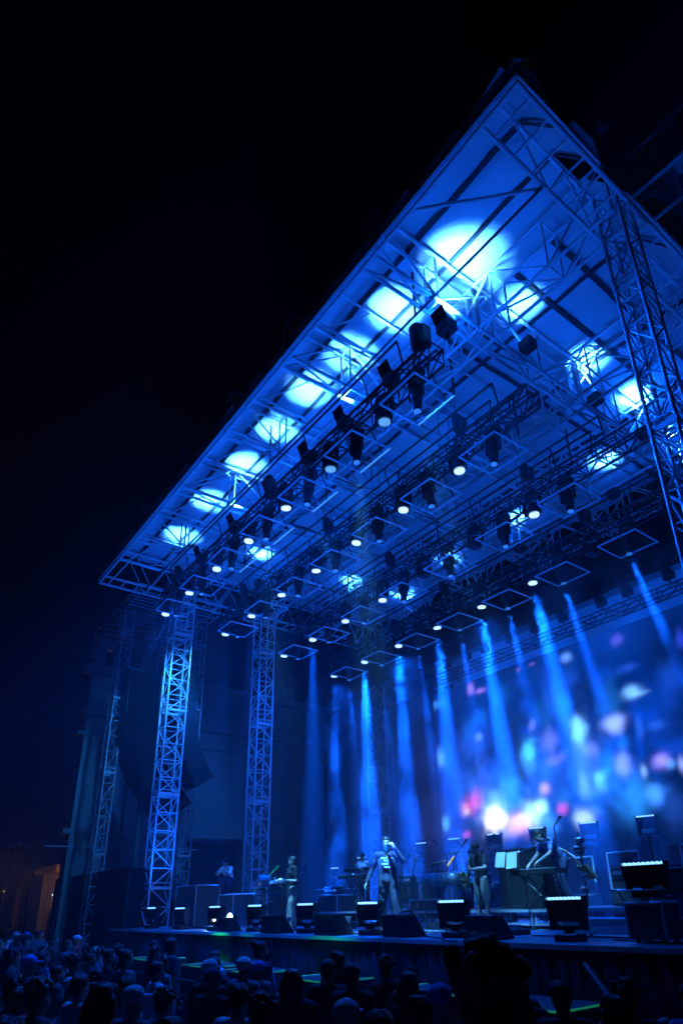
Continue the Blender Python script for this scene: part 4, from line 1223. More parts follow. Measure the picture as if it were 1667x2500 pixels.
# backline: amplifiers, guitars on stands, more stands
def amp(x, y, z0, w_, h, label, head=True):
    t = thing('amplifier', label, 'amplifier', (x, y, z0), group='amplifiers at the back of the stage')
    bevbox('cabinet', (x, y, z0 + h / 2), (w_, .36, h), 'black_plastic', t, .02)
    block('grille', (x, y - .185, z0 + h * .48), (w_ * .88, .012, h * .78), 'dark_grey', t)
    if head:
        bevbox('amp_head', (x, y, z0 + h + .115), (w_ * .9, .28, .22), 'dark_grey', t, .015)
        block('control_panel', (x, y - .144, z0 + h + .11), (w_ * .8, .01, .07), 'aluminium', t)
        for k in range(6):
            bm = bmesh.new(); tube(bm, (x - w_ * .33 + k * w_ * .13, y - .15, z0 + h + .11), (x - w_ * .33 + k * w_ * .13, y - .165, z0 + h + .11), .013, seg=8); obj('knob', bm, 'chrome', t, I4)
    bm = bmesh.new(); ball(bm, (x + w_ * .36, y - .16, z0 + h + (.11 if head else -.05)), .014, 6, 4); obj('pilot_light', bm, 'strip_glow', t, I4)
for x, y, z0, w_, h, l in ((-14.2, 13.4, -.18, .75, .75, 'tall amplifier behind the singer\'s left'), (-13.1, 14.9, DZ, .7, .9, 'dim amplifier behind the drum kit'), (-8.4, 13.7, -.18, .7, .55, 'low amplifier right of the bending player'),
                           (-7.5, 13.7, -.18, .7, .55, 'second low amplifier right of the bending player'), (-6.6, 13.9, -.18, .75, .9, 'tall amplifier behind the right equipment stack'), (-18.2, 12.8, DZ, .75, .85, 'amplifier left of the stacked keyboards'),
                           (-10.9, 13.8, -.18, .7, .8, 'amplifier behind the saxophonist'), (-16.0, 14.0, -.18, .65, .7, 'amplifier behind the striped musician')):
    amp(x, y, z0, w_, h, l)
def guitar_on_stand(x, y, z0, body_ma, label):
    t = thing('guitar', label, 'guitar', (x, y, z0), group='guitars standing on the stage')
    bm = bmesh.new(); ball(bm, (x, y, z0 + .3), (.19, .04, .2), 16, 10); ball(bm, (x, y, z0 + .52), (.14, .04, .14), 16, 10); obj('guitar_body', bm, body_ma, t, I4, True)
    bm = bmesh.new(); box(bm, (x, y - .01, z0 + .88), (.045, .025, .6)); box(bm, (x, y - .01, z0 + 1.22), (.07, .02, .15)); obj('neck', bm, 'wood', t, I4)
    for s in (-1, 1): bar('stand_leg', (x, y + .08, z0 + .5), (x + .18 * s, y - .1, z0), .012, 'chrome', t, 6)
guitar_on_stand(-13.9, 12.0, -.18, 'wood', 'wooden guitar on a stand behind the singer')
guitar_on_stand(-7.3, 12.9, -.18, 'wood', 'wooden guitar standing by the upright frames')
mic_stand(-11.9, 11.7, -.18, 1.2, -.4, .1, .3, 'boom stand over the left drums')
mic_stand(-11.0, 11.8, -.18, 1.1, .35, .1, .35, 'boom stand over the right drums')
mic_stand(-13.2, 11.3, DZ, 1.2, .3, 0, .3, 'boom stand between the singer and the drum rack')
mic_stand(-9.0, 11.0, -.55, 1.45, .25, .3, .15, 'microphone stand in front of the bending keyboard player')
mic_stand(-17.9, 11.2, DZ, 1.3, .4, 0, .25, 'boom stand in the dark near the second tower')
for k, (x, y, z0, sx, sz) in enumerate(((-12.4, 9.9, DZ, .5, .12), (-9.9, 10.0, DZ, .6, .08), (-8.2, 9.4, DZ, .7, .1), (-7.1, 10.6, DZ, .5, .2), (-14.0, 10.2, DZ, .45, .15), (-11.2, 10.6, DZ, .4, .16))):
    t = thing('pedal_board', ['small pedal board behind the singer', 'flat pedal board at the saxophonist\'s feet', 'pedal board before the keyboards', 'small power box near the right stack', 'pedal board behind the guitarist', 'small box by the drum rack'][k], 'pedals', (x, y, z0), group='pedal boards on the deck')
    bevbox('board', (x, y, z0 + sz / 2), (sx, .35, sz), 'dark_grey', t)
    for j in range(4): block('pedal', (x - sx * .36 + j * sx * .24, y - .05, z0 + sz + .03), (sx * .16, .12, .05), ('aluminium', 'cloth_red', 'cloth_blue', 'aluminium')[j], t)
# bright cloth ribbon hanging by the first tower
bm = bmesh.new(); pv = None
for k in range(12):
    z = 11.0 - k * .14; y = 8.35 - .012 * k * k * .3; w_ = .13 * (1 - abs(k - 4) / 12)
    q = [bm.verts.new((-23.4 + dx, y, z)) for dx in (-w_, w_)]
    if pv: bm.faces.new((pv[0], pv[1], q[1], q[0]))
    pv = q
r_ = bmesh.ops.extrude_face_region(bm, geom=bm.faces[:])
for v in [g_ for g_ in r_['geom'] if isinstance(g_, bmesh.types.BMVert)]: v.co.y += .02
o = obj('cloth_ribbon', bm, 'cloth_white', None, I4, True); tag(o, 'pale curved cloth ribbon hanging left of the first tower top', 'cloth')

for n in (0, 1): spot('wash_fill', rows[1]['wash'][n][2], (rows[1]['wash'][n][0], 9.66, 9.28), (-6.2 - n * 2, 9.6, DZ), WSK * 1.5, BLUE, 40, .9, .15)  # added fill for the right part of the deck
# ================================================================== PEOPLE
def remesh(bm, name, ma, vox, smooth=4, fold=0.):
    me = bpy.data.meshes.new('tmp'); me.from_pydata(bm.v, [], bm.f)
    o = bpy.data.objects.new('tmp', me); C.objects.link(o)
    r = o.modifiers.new('r', 'REMESH'); r.mode = 'VOXEL'; r.voxel_size = vox
    s = o.modifiers.new('s', 'SMOOTH'); s.iterations = smooth; s.factor = .5
    dg = bpy.context.evaluated_depsgraph_get()
    dg.update()
    res = bpy.data.meshes.new_from_object(o.evaluated_get(dg))
    bpy.data.objects.remove(o); bpy.data.meshes.remove(me)
    res.name = name
    res.materials.clear(); res.materials.append(M[ma])
    for p in res.polygons: p.use_smooth = True
    if fold:
        import mathutils
        ns = [v.normal.copy() for v in res.vertices]
        for v, n_ in zip(res.vertices, ns):
            c = v.co
            a = mathutils.noise.noise((c.x * 13 + c.z * 5, c.y * 13, c.z * 7)) + .5 * mathutils.noise.noise((c.x * 28, c.y * 28, c.z * 14 + 3))
            v.co = c + n_ * fold * a
    return res
def cap_(bm, a, b, r0, r1, seg=12):
    tube(bm, a, b, r0, r1, seg); ball(bm, a, r0, seg, 8); ball(bm, b, r1, seg, 8)
def limb(bm, pts, rs, seg=12):
    for i in range(len(pts) - 1): cap_(bm, pts[i], pts[i + 1], rs[i], rs[i + 1], seg)
def hand(bm, wrist, direction, palm_n, curl=.6, s=1.):
    """palm box plus four unequal curled fingers and a thumb leaving its side"""
    d = Vector(direction).normalized(); n = Vector(palm_n).normalized(); n = (n - d * n.dot(d)).normalized(); sd = d.cross(n)
    w_ = Vector(wrist)
    limb(bm, [w_, w_ + d * .045 * s], [.026 * s, .03 * s], 8)
    rot = Matrix((sd, d, n)).transposed().to_4x4()
    ball(bm, w_ + d * .055 * s, (.04 * s, .05 * s, .018 * s), 10, 8, rot)
    for k, ln in enumerate((.07, .08, .075, .058)):
        b0 = w_ + d * .09 * s + sd * (k - 1.5) * .021 * s
        a1 = d * math.cos(curl * .6) + n * math.sin(curl * .6); a2 = d * math.cos(curl * 1.7) + n * math.sin(curl * 1.7)
        b1 = b0 + a1 * ln * .5 * s; b2 = b1 + a2 * ln * .5 * s
        limb(bm, [b0 - d * .02 * s, b0, b1, b2], [.0105 * s, .0105 * s, .0095 * s, .008 * s], 6)
    t0 = w_ + d * .035 * s - sd * .032 * s
    t1 = t0 - sd * .028 * s + d * .03 * s + n * .012 * s; t2 = t1 + d * .03 * s + n * .02 * s * (1 + curl)
    limb(bm, [t0, t1, t2], [.014 * s, .012 * s, .009 * s], 6)
def head(bm, c, fwd, up=(0, 0, 1), s=1.):
    f = Vector(fwd).normalized(); u = Vector(up).normalized(); u = (u - f * u.dot(f)).normalized(); sd = f.cross(u)
    rot = Matrix((sd, f, u)).transposed().to_4x4(); c = Vector(c)
    L = lambda x, y, z: c + sd * x * s + f * y * s + u * z * s
    ball(bm, L(0, -.01, .03), (.074 * s, .092 * s, .088 * s), 16, 12, rot)
    ball(bm, L(0, .022, -.035), (.058 * s, .068 * s, .075 * s), 14, 10, rot)
    ball(bm, L(0, .05, -.085), (.03 * s, .03 * s, .025 * s), 10, 8, rot)
    limb(bm, [L(0, .082, .02), L(0, .104, -.022)], [.009 * s, .014 * s], 8)             # nose
    ball(bm, L(0, .084, -.052), (.024 * s, .01 * s, .009 * s), 8, 6, rot)              # mouth
    for e in (-1, 1):
        ball(bm, L(.075 * e, -.005, -.005), (.01 * s, .02 * s, .03 * s), 8, 6, rot)     # ears
        ball(bm, L(.03 * e, .078, .038), (.022 * s, .012 * s, .008 * s), 8, 6, rot)     # brow
    return rot, L
def person_meshes(key, P, vox=.011, skin='skin', top='cloth_black', low='denim', hair='hair_brown', style='short', shoes='cloth_black', long_sleeve=False, shorts=False, jacket=None, fingers=True):
    """P: joints in metres, feet on z=0, facing -Y"""
    J = {k: Vector(v) for k, v in P.items() if k not in ('fwd', 'up', 'curl', 'hdir')}
    fwd = P.get('fwd', (0, -1, 0)); up = P.get('up', (0, 0, 1))
    parts = []
    bm = Acc()
    head(bm, J['head'], fwd, up)
    limb(bm, [J['head'] + Vector((0, .01, -.06)), J['neck']], [.056, .066])
    limb(bm, [J['neck'], J['chest'], J['belly'], J['hip']], [.06, .1, .1, .1])
    sh = J['shR'] - J['shL']
    limb(bm, [J['shL'], J['shR']], [.05, .05])
    for s in 'LR':
        limb(bm, [J['sh' + s], J['el' + s], J['wr' + s]], [.05, .04, .027])
        d = (J['wr' + s] - J['el' + s]).normalized()
        hd = P.get('hdir', {}).get(s)
        d2 = Vector(hd[0]) if hd else d
        nrm = Vector(hd[1]) if hd else Vector((0, 0, -1)) if abs(d.z) < .8 else Vector((1 if s == 'L' else -1, 0, 0))
        if fingers: hand(bm, J['wr' + s], d2, nrm, P.get('curl', .5))
        else: ball(bm, J['wr' + s] + d * .06, (.03, .03, .05), 8, 6)
        limb(bm, [J['hip'] + Vector((.09 if s == 'L' else -.09, 0, -.02)), J['kn' + s], J['an' + s]], [.085, .053, .038])
        cap_(bm, J['an' + s] + Vector((0, .02, -.04)), J['an' + s] + Vector((0, -.14, -.05)), .035, .028)
    body = remesh(bm, key + '_body', skin, vox)
    # top
    bm = Acc()
    rx = .165
    for a, b, sx, sy in (('chest', 'chest', .175, .12), ('belly', 'belly', .155, .115), ('hip', 'hip', .155, .12)):
        ball(bm, J[a], (sx, sy, .17), 16, 10)
    limb(bm, [J['chest'], J['belly'], J['hip'] + Vector((0, 0, -.04))], [.13, .13, .14])
    if jacket:
        for s in (-1, 1): limb(bm, [J['chest'] + Vector((.11 * s, -.03, 0)), J['hip'] + Vector((.13 * s, -.04, -.12))], [.08, .07])
    limb(bm, [J['shL'], J['neck'] + Vector((0, 0, -.055)), J['shR']], [.07, .085, .07])
    for s in 'LR':
        if long_sleeve: limb(bm, [J['sh' + s], J['el' + s], J['wr' + s].lerp(J['el' + s], .1)], [.068, .056, .043])
        else: limb(bm, [J['sh' + s], J['sh' + s].lerp(J['el' + s], .62)], [.068, .06])
    parts.append(('shirt' if not jacket else 'jacket', remesh(bm, key + '_top', jacket or top, vox * 1.1, 3, .008)))
    if jacket:                                                     # T-shirt front showing in the open jacket
        bm = Acc()
        ball(bm, J['chest'] + Vector((0, -.035, 0)), (.1, .1, .17)); ball(bm, J['belly'] + Vector((0, -.035, 0)), (.1, .1, .2)); ball(bm, J['hip'] + Vector((0, -.03, .02)), (.11, .1, .13))
        parts.append(('shirt', remesh(bm, key + '_shirt', top, vox * 1.1, 3, .01)))
    bm = Acc()
    for s in 'LR':
        h0 = J['hip'] + Vector((.085 if s == 'L' else -.085, 0, -.03))
        if shorts: limb(bm, [h0, h0.lerp(J['kn' + s], .9)], [.108, .09])
        else: limb(bm, [h0, J['kn' + s], J['an' + s] + Vector((0, 0, .0))], [.112, .086, .078])
    ball(bm, J['hip'] + Vector((0, 0, -.03)), (.165, .125, .12))
    parts.append(('shorts' if shorts else 'trousers', remesh(bm, key + '_low', low, vox * 1.1, 3, .009)))
    bm = Acc()
    for s in 'LR':
        a = J['an' + s]
        cap_(bm, a + Vector((0, .03, -.045)), a + Vector((0, -.15, -.055)), .045, .036)
        box(bm, a + Vector((0, -.06, -.085)), (.085, .27, .03))
    parts.append(('shoes', remesh(bm, key + '_shoes', shoes, vox)))
    # hair / cap
    f = Vector(fwd).normalized(); u = Vector(up).normalized(); u = (u - f * u.dot(f)).normalized(); sd = f.cross(u)
    rot = Matrix((sd, f, u)).transposed().to_4x4(); c = J['head']
    L = lambda x, y, z: c + sd * x + f * y + u * z
    bm = Acc()
    rnd = random.Random(key)
    if style in ('short', 'curly', 'long', 'bun'):
        ball(bm, L(0, -.022, .055), (.085, .095, .085), 16, 12, rot)
        ball(bm, L(0, -.05, 0), (.078, .062, .075), 12, 10, rot)
        for _ in range(30 if style == 'curly' else 14):
            a = rnd.uniform(0, 6.28); e = rnd.uniform(.2, 1.4)
            rr = .098 if style == 'curly' else .066
            ball(bm, L(rr * math.cos(a) * math.cos(e), -.02 + rr * math.sin(a) * math.cos(e), .05 + rr * math.sin(e)), rnd.uniform(.018, .03), 8, 6)
        if style == 'long':
            for k in range(9):
                x = -.075 + .15 * k / 8
                limb(bm, [L(x, -.06, .03), L(x * 1.15, -.09, -.1), L(x * 1.25, -.085 - .02 * (k % 2), -.24 - .03 * (k % 3))], [.032, .03, .016], 8)
        if style == 'bun': ball(bm, L(0, -.09, .1), .045, 10, 8)
        if style == 'fringe': pass
        parts.append(('hair', remesh(bm, key + '_hair', hair, .009, 2, .012)))
    elif style == 'cap':
        ball(bm, L(0, -.02, .055), (.09, .103, .082), 16, 12, rot)
        box(bm, L(0, .105, .045), (.13, .1, .014), rot)
        parts.append(('cap', remesh(bm, key + '_cap', hair, .008, 2)))
    return body, parts
def stand_pose(**kw):
    P = dict(head=(0, -.01, 1.6), neck=(0, 0, 1.47), chest=(0, .0, 1.3), belly=(0, 0, 1.12), hip=(0, 0, .97),
             shL=(.175, 0, 1.41), shR=(-.175, 0, 1.41), elL=(.25, .02, 1.13), elR=(-.25, .02, 1.13), wrL=(.26, -.06, .9), wrR=(-.26, -.06, .9),
             knL=(.11, -.01, .53), knR=(-.11, -.01, .53), anL=(.12, .02, .1), anR=(-.12, .02, .1))
    P.update(kw)
    return P
def add_person(key, P, label, loc, rz, s=1., group=None, cat='person', **kw):
    body, parts = person_meshes(key, P, **kw)
    o = bpy.data.objects.new('person', body)
    link(o, None, Matrix.Translation(loc) @ Matrix.Rotation(rz, 4, 'Z') @ Matrix.Scale(s, 4))
    tag(o, label, cat, group)
    for n, me in parts: link(bpy.data.objects.new(n, me), o, W[o.name])
    return o
# singer: microphone to the mouth, other arm hanging away, open jacket, printed T-shirt
P = stand_pose(head=(.0, -.03, 1.64), shR=(-.19, .0, 1.43), shL=(.19, -.01, 1.43), elL=(.36, -.17, 1.3), wrL=(.2, -.25, 1.55), elR=(-.32, .02, 1.17), wrR=(-.42, -.05, .92),
               knL=(.13, -.03, .52), knR=(-.13, .03, .53), anL=(.17, .0, .1), anR=(-.16, .07, .1), fwd=(.12, -1, .0), curl=.9, hdir={'L': ((-.5, .1, .7), (-.6, .6, -.2)), 'R': ((-.35, -.1, -1), (1, 0, -.2))})
singer = add_person('singer', P, 'singer in open jacket and printed dark T-shirt holding a microphone to the mouth', (-10.95, 9.05, DZ), R(38), 1.03, vox=.0095, top='cloth_black', low='cloth_navy', hair='hair_black', style='short', jacket='cloth_navy', long_sleeve=True)
def on(o, pt): return W[o.name] @ Vector(pt)
bm = bmesh.new()
tube(bm, (.2, -.29, 1.53), (.07, -.165, 1.6), .014, .02, 10); ball(bm, (.062, -.16, 1.605), .029)
mic = obj('microphone', bm, 'dark_grey', None, W[singer.name], True); tag(mic, 'hand microphone held at the singer\'s mouth', 'microphone')
for k, (x, z, w_, h) in enumerate(((-.02, 1.36, .13, .03), (.01, 1.31, .1, .035), (-.01, 1.25, .14, .04), (.02, 1.19, .11, .03), (-.03, 1.33, .03, .06), (.045, 1.27, .03, .07))):
    bm = bmesh.new(); box(bm, (x, -.142 + .003 * k - .012, z), (w_, .012, h)); bmesh.ops.bevel(bm, geom=bm.edges[:], offset=.004, segments=1, affect='EDGES')
    obj('shirt_print', bm, 'cloth_white', singer)
for k in range(12):
    a = Vector(P['shR']).lerp(Vector(P['elR']), (k + .5) / 6) if k < 6 else Vector(P['elR']).lerp(Vector(P['wrR']), (k - 5.5) / 6)
    bm = bmesh.new(); ball(bm, a + Vector((-.045, -.035, 0)), (.022, .02, .014), 8, 6); obj('sleeve_stud', bm, 'chrome', singer)
# guitarist in profile
P = stand_pose(elR=(-.25, -.02, 1.14), wrR=(-.16, -.26, 1.1), elL=(.24, .0, 1.13), wrL=(.1, -.3, 1.16), knL=(.1, -.08, .53), anL=(.12, -.1, .1), knR=(-.1, .03, .53), anR=(-.11, .14, .1), fwd=(0, -1, -.02), curl=1.,
               hdir={'R': ((.3, -1, .1), (.5, 0, .5)), 'L': ((-.3, -1, .2), (-.5, 0, -.5))})
g = add_person('player_left', P, 'musician in dark T-shirt and pale trousers standing in profile at the stage edge', (-14.55, 8.98, DZ), R(-8), .97, top='cloth_black', low='khaki', hair='hair_brown', style='short', shoes='cloth_white')
bm = bmesh.new(); box(bm, (0, -.42, 1.12), (.34, .22, .06)); bmesh.ops.bevel(bm, geom=bm.edges[:], offset=.01, segments=1, affect='EDGES')
o = obj('hand_instrument', bm, 'aluminium', None, W[g.name]); tag(o, 'small flat instrument at the hands of the profile musician', 'instrument')
# striped keyboard player
P = stand_pose(elR=(-.26, -.06, 1.15), wrR=(-.2, -.32, 1.03), elL=(.26, -.06, 1.15), wrL=(.2, -.32, 1.03), fwd=(-.2, -1, -.25), head=(0, -.06, 1.6))
add_person('striped_player', P, 'musician in striped shirt behind keyboards left of the singer', (-16.55, 12.75, -.18), R(15), .93, top='cloth_white', low='cloth_black', hair='hair_black', style='cap', long_sleeve=True, fingers=True)
# drummer
P = stand_pose(head=(0, -.04, 1.22), neck=(0, 0, 1.07), chest=(0, 0, .9), belly=(0, .02, .72), hip=(0, .03, .57), shL=(.175, 0, 1.01), shR=(-.175, 0, 1.01), elL=(.27, -.08, .78), elR=(-.27, -.08, .78), wrL=(.2, -.32, .8), wrR=(-.2, -.32, .82),
               knL=(.2, -.38, .5), knR=(-.2, -.38, .5), anL=(.2, -.36, .1), anR=(-.2, -.36, .1))
dr = add_person('drummer', P, 'drummer seated in the dark behind the drum kit', (-12.2, 13.3, -.18), 0, 1, top='cloth_grey', low='cloth_black', hair='hair_brown', style='short')
t = thing('drum_stool', 'round stool under the drummer', 'stool', (-12.2, 13.36, -.18))
bm = bmesh.new(); tube(bm, (-12.2, 13.36, .24), (-12.2, 13.36, .31), .17, seg=16); obj('seat', bm, 'black_plastic', t, I4)
for k in range(3): bar('leg', (-12.2, 13.36, .24), (-12.2 + .2 * math.cos(k * 2.1), 13.36 + .2 * math.sin(k * 2.1), -.17), .015, 'chrome', t, 6)
# saxophonist: cap, head bowed, shorts
P = stand_pose(head=(0, -.1, 1.57), neck=(0, -.02, 1.45), up=(0, -.35, 1), fwd=(0, -1, -.42), elR=(-.26, -.06, 1.13), wrR=(-.12, -.25, .98), elL=(.25, -.1, 1.18), wrL=(.08, -.29, 1.16), curl=1.1,
               hdir={'R': ((.7, -.6, 0), (.5, .3, .5)), 'L': ((-.8, -.5, 0), (-.4, .4, .4))})
sx = add_person('saxophonist', P, 'saxophonist in cap, dark T-shirt and pale shorts with head bowed', (-10.15, 10.95, DZ), R(-2), 1.0, top='cloth_black', low='khaki', hair='cloth_black', style='cap', shorts=True)
bm = bmesh.new()
pts = [(0, -.2, 1.5), (0, -.26, 1.49), (-.01, -.29, 1.42), (-.03, -.3, 1.15), (-.06, -.3, .88), (-.07, -.33, .83), (-.08, -.39, .84), (-.09, -.42, .95), (-.1, -.45, 1.05)]
limb(bm, [Vector(p_) for p_ in pts], [.009, .012, .016, .028, .036, .038, .042, .055, .085], 12)
sax = obj('saxophone', bm, 'brass', None, W[sx.name], True); tag(sax, 'shiny saxophone held by the capped player', 'saxophone')
for k in range(7):
    bm = bmesh.new(); tube(bm, (-.03, -.335, 1.3 - .055 * k), (-.03, -.35, 1.3 - .055 * k), .018, seg=8); obj('key_cup', bm, 'chrome', sax)
bm = bmesh.new(); ball(bm, (-.1, -.36, 1.06), .03); obj('glow_dot', bm, 'green_glow', sax)  # green glow on the saxophone, put in as a glowing ball
# keyboardist leaning forward, long hair, strap across the back
P = stand_pose(head=(-.02, -.42, 1.42), neck=(0, -.3, 1.34), chest=(0, -.18, 1.22), belly=(0, -.05, 1.07), hip=(0, .06, .95), shL=(.17, -.25, 1.3), shR=(-.17, -.25, 1.3), elL=(.23, -.36, 1.05), elR=(-.23, -.36, 1.05),
               wrL=(.16, -.6, .9), wrR=(-.16, -.6, .88), knL=(.12, -.06, .53), knR=(-.12, -.02, .53), anL=(.13, .1, .1), anR=(-.12, .14, .1), fwd=(-.1, -1, -.45), up=(0, -.3, 1), curl=.5)
kp = add_person('keyboardist', P, 'long-haired keyboard player in blue shirt bending forward over the keys', (-9.0, 12.15, -.18), R(-18), 1.0, top='cloth_blue', low='cloth_navy', hair='hair_brown', style='long')
bm = bmesh.new()
box(bm, (.05, -.02, 1.18), (.06, .02, .75), Matrix.Rotation(.9, 4, 'X') @ Matrix.Rotation(-.55, 4, 'Y'))
o = obj('strap', bm, 'cloth_white', kp)
bm = bmesh.new()
rot = Matrix.Rotation(.75, 4, 'X')
limb(bm, [Vector((.2, .05, 1.1)), Vector((.26, .35, .8))], [.025, .02], 8); box(bm, (.29, .46, .68), (.3, .07, .36), rot); bmesh.ops.bevel(bm, geom=[e for e in bm.edges if e.calc_length() > .25], offset=.01, segments=1, affect='EDGES')
o = obj('guitar', bm, 'wood', None, W[kp.name]); tag(o, 'guitar slung behind the back of the bending keyboard player', 'guitar')
# crouching figure and stage hand at the left
P = stand_pose(head=(0, -.2, .95), neck=(0, -.12, .84), chest=(0, -.06, .7), belly=(0, .05, .56), hip=(0, .12, .42), shL=(.17, -.1, .79), shR=(-.17, -.1, .79), elL=(.24, -.26, .6), elR=(-.24, -.26, .6), wrL=(.14, -.42, .7), wrR=(-.14, -.42, .66),
               knL=(.14, -.26, .5), knR=(-.14, -.26, .45), anL=(.12, -.02, .1), anR=(-.12, .04, .1), fwd=(-.3, -1, -.3))
add_person('croucher', P, 'person in white T-shirt crouching on a case left of the second tower', (-19.55, 9.75, .36), R(30), .95, top='cloth_white', low='cloth_navy', hair='hair_black', style='short')
add_person('stage_hand', stand_pose(), 'stage hand in grey shirt standing at the dark left end of the stage', (-23.2, 9.6, DZ), R(30), .95, top='cloth_grey', low='cloth_black', hair='hair_black', style='short', vox=.016, fingers=True)

# ---- crowd: body variants shared, dressed and labelled one by one
cr_rnd = random.Random(5)
def up_pose(): return stand_pose(elR=(-.28, -.12, 1.42), wrR=(-.2, -.25, 1.68), hdir={'R': ((.2, -.1, 1), (0, 1, 0))}, curl=.7)
TP = []
for ki, (pose, st) in enumerate(((stand_pose(), 'short'), (stand_pose(elL=(.27, -.05, 1.14), wrL=(.1, -.22, 1.1), elR=(-.27, -.05, 1.14), wrR=(-.1, -.22, 1.12)), 'curly'), (stand_pose(head=(.03, -.03, 1.61), fwd=(.3, -1, 0)), 'long'), (stand_pose(), 'cap'), (stand_pose(fwd=(-.4, -1, .1)), 'bun'), (up_pose(), 'short'))):
    body, parts = person_meshes('crowd%d' % ki, pose, vox=.02, style=st, fingers=True)
    TP.append((body, parts, st))
DRESS = {}
def dressed(me, ma):
    k = (me.name, ma)
    if k not in DRESS:
        c = me.copy(); c.materials.clear(); c.materials.append(M[ma]); DRESS[k] = c
    return DRESS[k]
COLN = {'cloth_black': 'black shirt', 'cloth_navy': 'navy shirt', 'cloth_grey': 'grey shirt', 'cloth_white': 'white shirt', 'cloth_blue': 'blue shirt', 'cloth_red': 'dark red shirt'}
HN = {'hair_black': 'black', 'hair_brown': 'brown', 'hair_fair': 'fair', 'cloth_white': 'white', 'cloth_blue': 'blue', 'cloth_black': 'black'}
SN = {'short': 'short {} hair', 'curly': 'bushy {} hair', 'long': 'long {} hair', 'cap': 'a {} cap', 'bun': '{} hair bun'}
CROWD = []
def spectator(x, y, z, h, ti, shirt, hair, rz, label=None):
    body, parts, st = TP[ti]
    o = bpy.data.objects.new('person', dressed(body, cr_rnd.choice(['skin', 'skin', 'skin_dark'])))
    link(o, None, Matrix.Translation((x, y, z)) @ Matrix.Rotation(rz, 4, 'Z') @ Matrix.Diagonal((cr_rnd.uniform(.95, 1.08) * h / 1.73, h / 1.73, h / 1.73, 1)))
    o['category'] = 'person'; o['group'] = 'audience standing in front of the stage'
    for n, me in parts:
        ma = {'shirt': shirt, 'trousers': 'denim', 'shoes': 'cloth_black'}.get(n, hair)
        link(bpy.data.objects.new(n, dressed(me, ma)), o, W[o.name])
    CROWD.append((o, x, y, shirt, hair, st, ti, label))
FB = math.pi * .5
def face_stage(x, y): return math.pi + math.atan2(-( -12 - x), 12 - y) * .8          # backs to the camera
# deliberate ones near the lens
spectator(-1.33, 1.42, TZ, 1.765, 1, 'cloth_black', 'hair_fair', face_stage(-1.6, 1.8), 'big dark round head of the nearest spectator, in front of the drum kit')
spectator(-4.14, 3.9, GZ, 1.72, 3, 'cloth_black', 'cloth_blue', face_stage(-4.14, 3.9), 'spectator in a rounded blue cap just left of the big foreground head')
spectator(-3.15, 4.84, GZ, 1.72, 1, 'cloth_navy', 'hair_brown', face_stage(-3.15, 4.84), 'spectator with bushy hair near the lower right corner')
spectator(-3.55, 4.6, GZ, 1.72, 0, 'cloth_black', 'hair_black', face_stage(-3.55, 4.6), 'spectator with short black hair right of the big foreground head')
spectator(-6.88, 4.75, GZ, 1.72, 0, 'cloth_black', 'hair_brown', face_stage(-6.88, 4.75), 'spectator standing before the pit below the gap left of the singer')
spectator(-4.0, 2.91, GZ, 1.72, 3, 'cloth_navy', 'cloth_white', face_stage(-4.0, 2.91), 'spectator in a bright pale cap at the bottom centre')
spectator(-6.5, 5.3, GZ, 1.72, 1, 'cloth_black', 'hair_black', face_stage(-6.5, 5.3), 'spectator tall with bushy dark hair against the pit boxes below the singer')
spectator(-6.06, 3.79, GZ, 1.72, 2, 'cloth_black', 'hair_brown', face_stage(-6.06, 3.79), 'spectator with long brown hair below the profile musician')
spectator(-5.46, 2.88, GZ, 1.72, 0, 'cloth_white', 'hair_black', face_stage(-5.46, 2.88), 'spectator with dark hair and white shirt, bottom left of centre')
spectator(-7.03, 3.39, GZ, 1.72, 3, 'cloth_black', 'cloth_navy', face_stage(-7.03, 3.39), 'spectator in a navy cap below the glowing floor lamps')
spectator(-4.56, 2.59, GZ, 1.72, 1, 'cloth_black', 'hair_black', face_stage(-4.56, 2.59), 'spectator with bushy black hair at the bottom, left of the pale cap')
spectator(-6.9, 2.44, GZ, 1.72, 0, 'cloth_white', 'hair_black', face_stage(-6.9, 2.44), 'spectator in a bright white shirt below the first tower')
spectator(-7.55, 2.21, GZ, 1.72, 0, 'cloth_white', 'hair_brown', face_stage(-7.55, 2.21), 'spectator in a white shirt below the black scrim')
spectator(-6.06, 2.22, GZ, 1.72, 3, 'cloth_grey', 'cloth_white', face_stage(-6.06, 2.22), 'spectator in a white cap and grey shirt near the lower left')
spectator(-3.75, 3.35, GZ, 1.72, 4, 'cloth_blue', 'hair_brown', face_stage(-3.75, 3.35), 'spectator with a hair bun between the pale cap and the blue cap')
spectator(-2.75, 4.1, GZ, 1.72, 2, 'cloth_black', 'hair_black', face_stage(-2.75, 4.1), 'spectator with long black hair right of the big head, close to the lens')
spectator(-2.45, 4.5, GZ, 1.72, 3, 'cloth_black', 'cloth_black', face_stage(-2.45, 4.5), 'spectator in a black cap at the lower right corner')
spectator(-3.45, 2.75, GZ, 1.72, 0, 'cloth_black', 'hair_brown', face_stage(-3.45, 2.75), 'spectator with short brown hair at the bottom edge left of the big head')
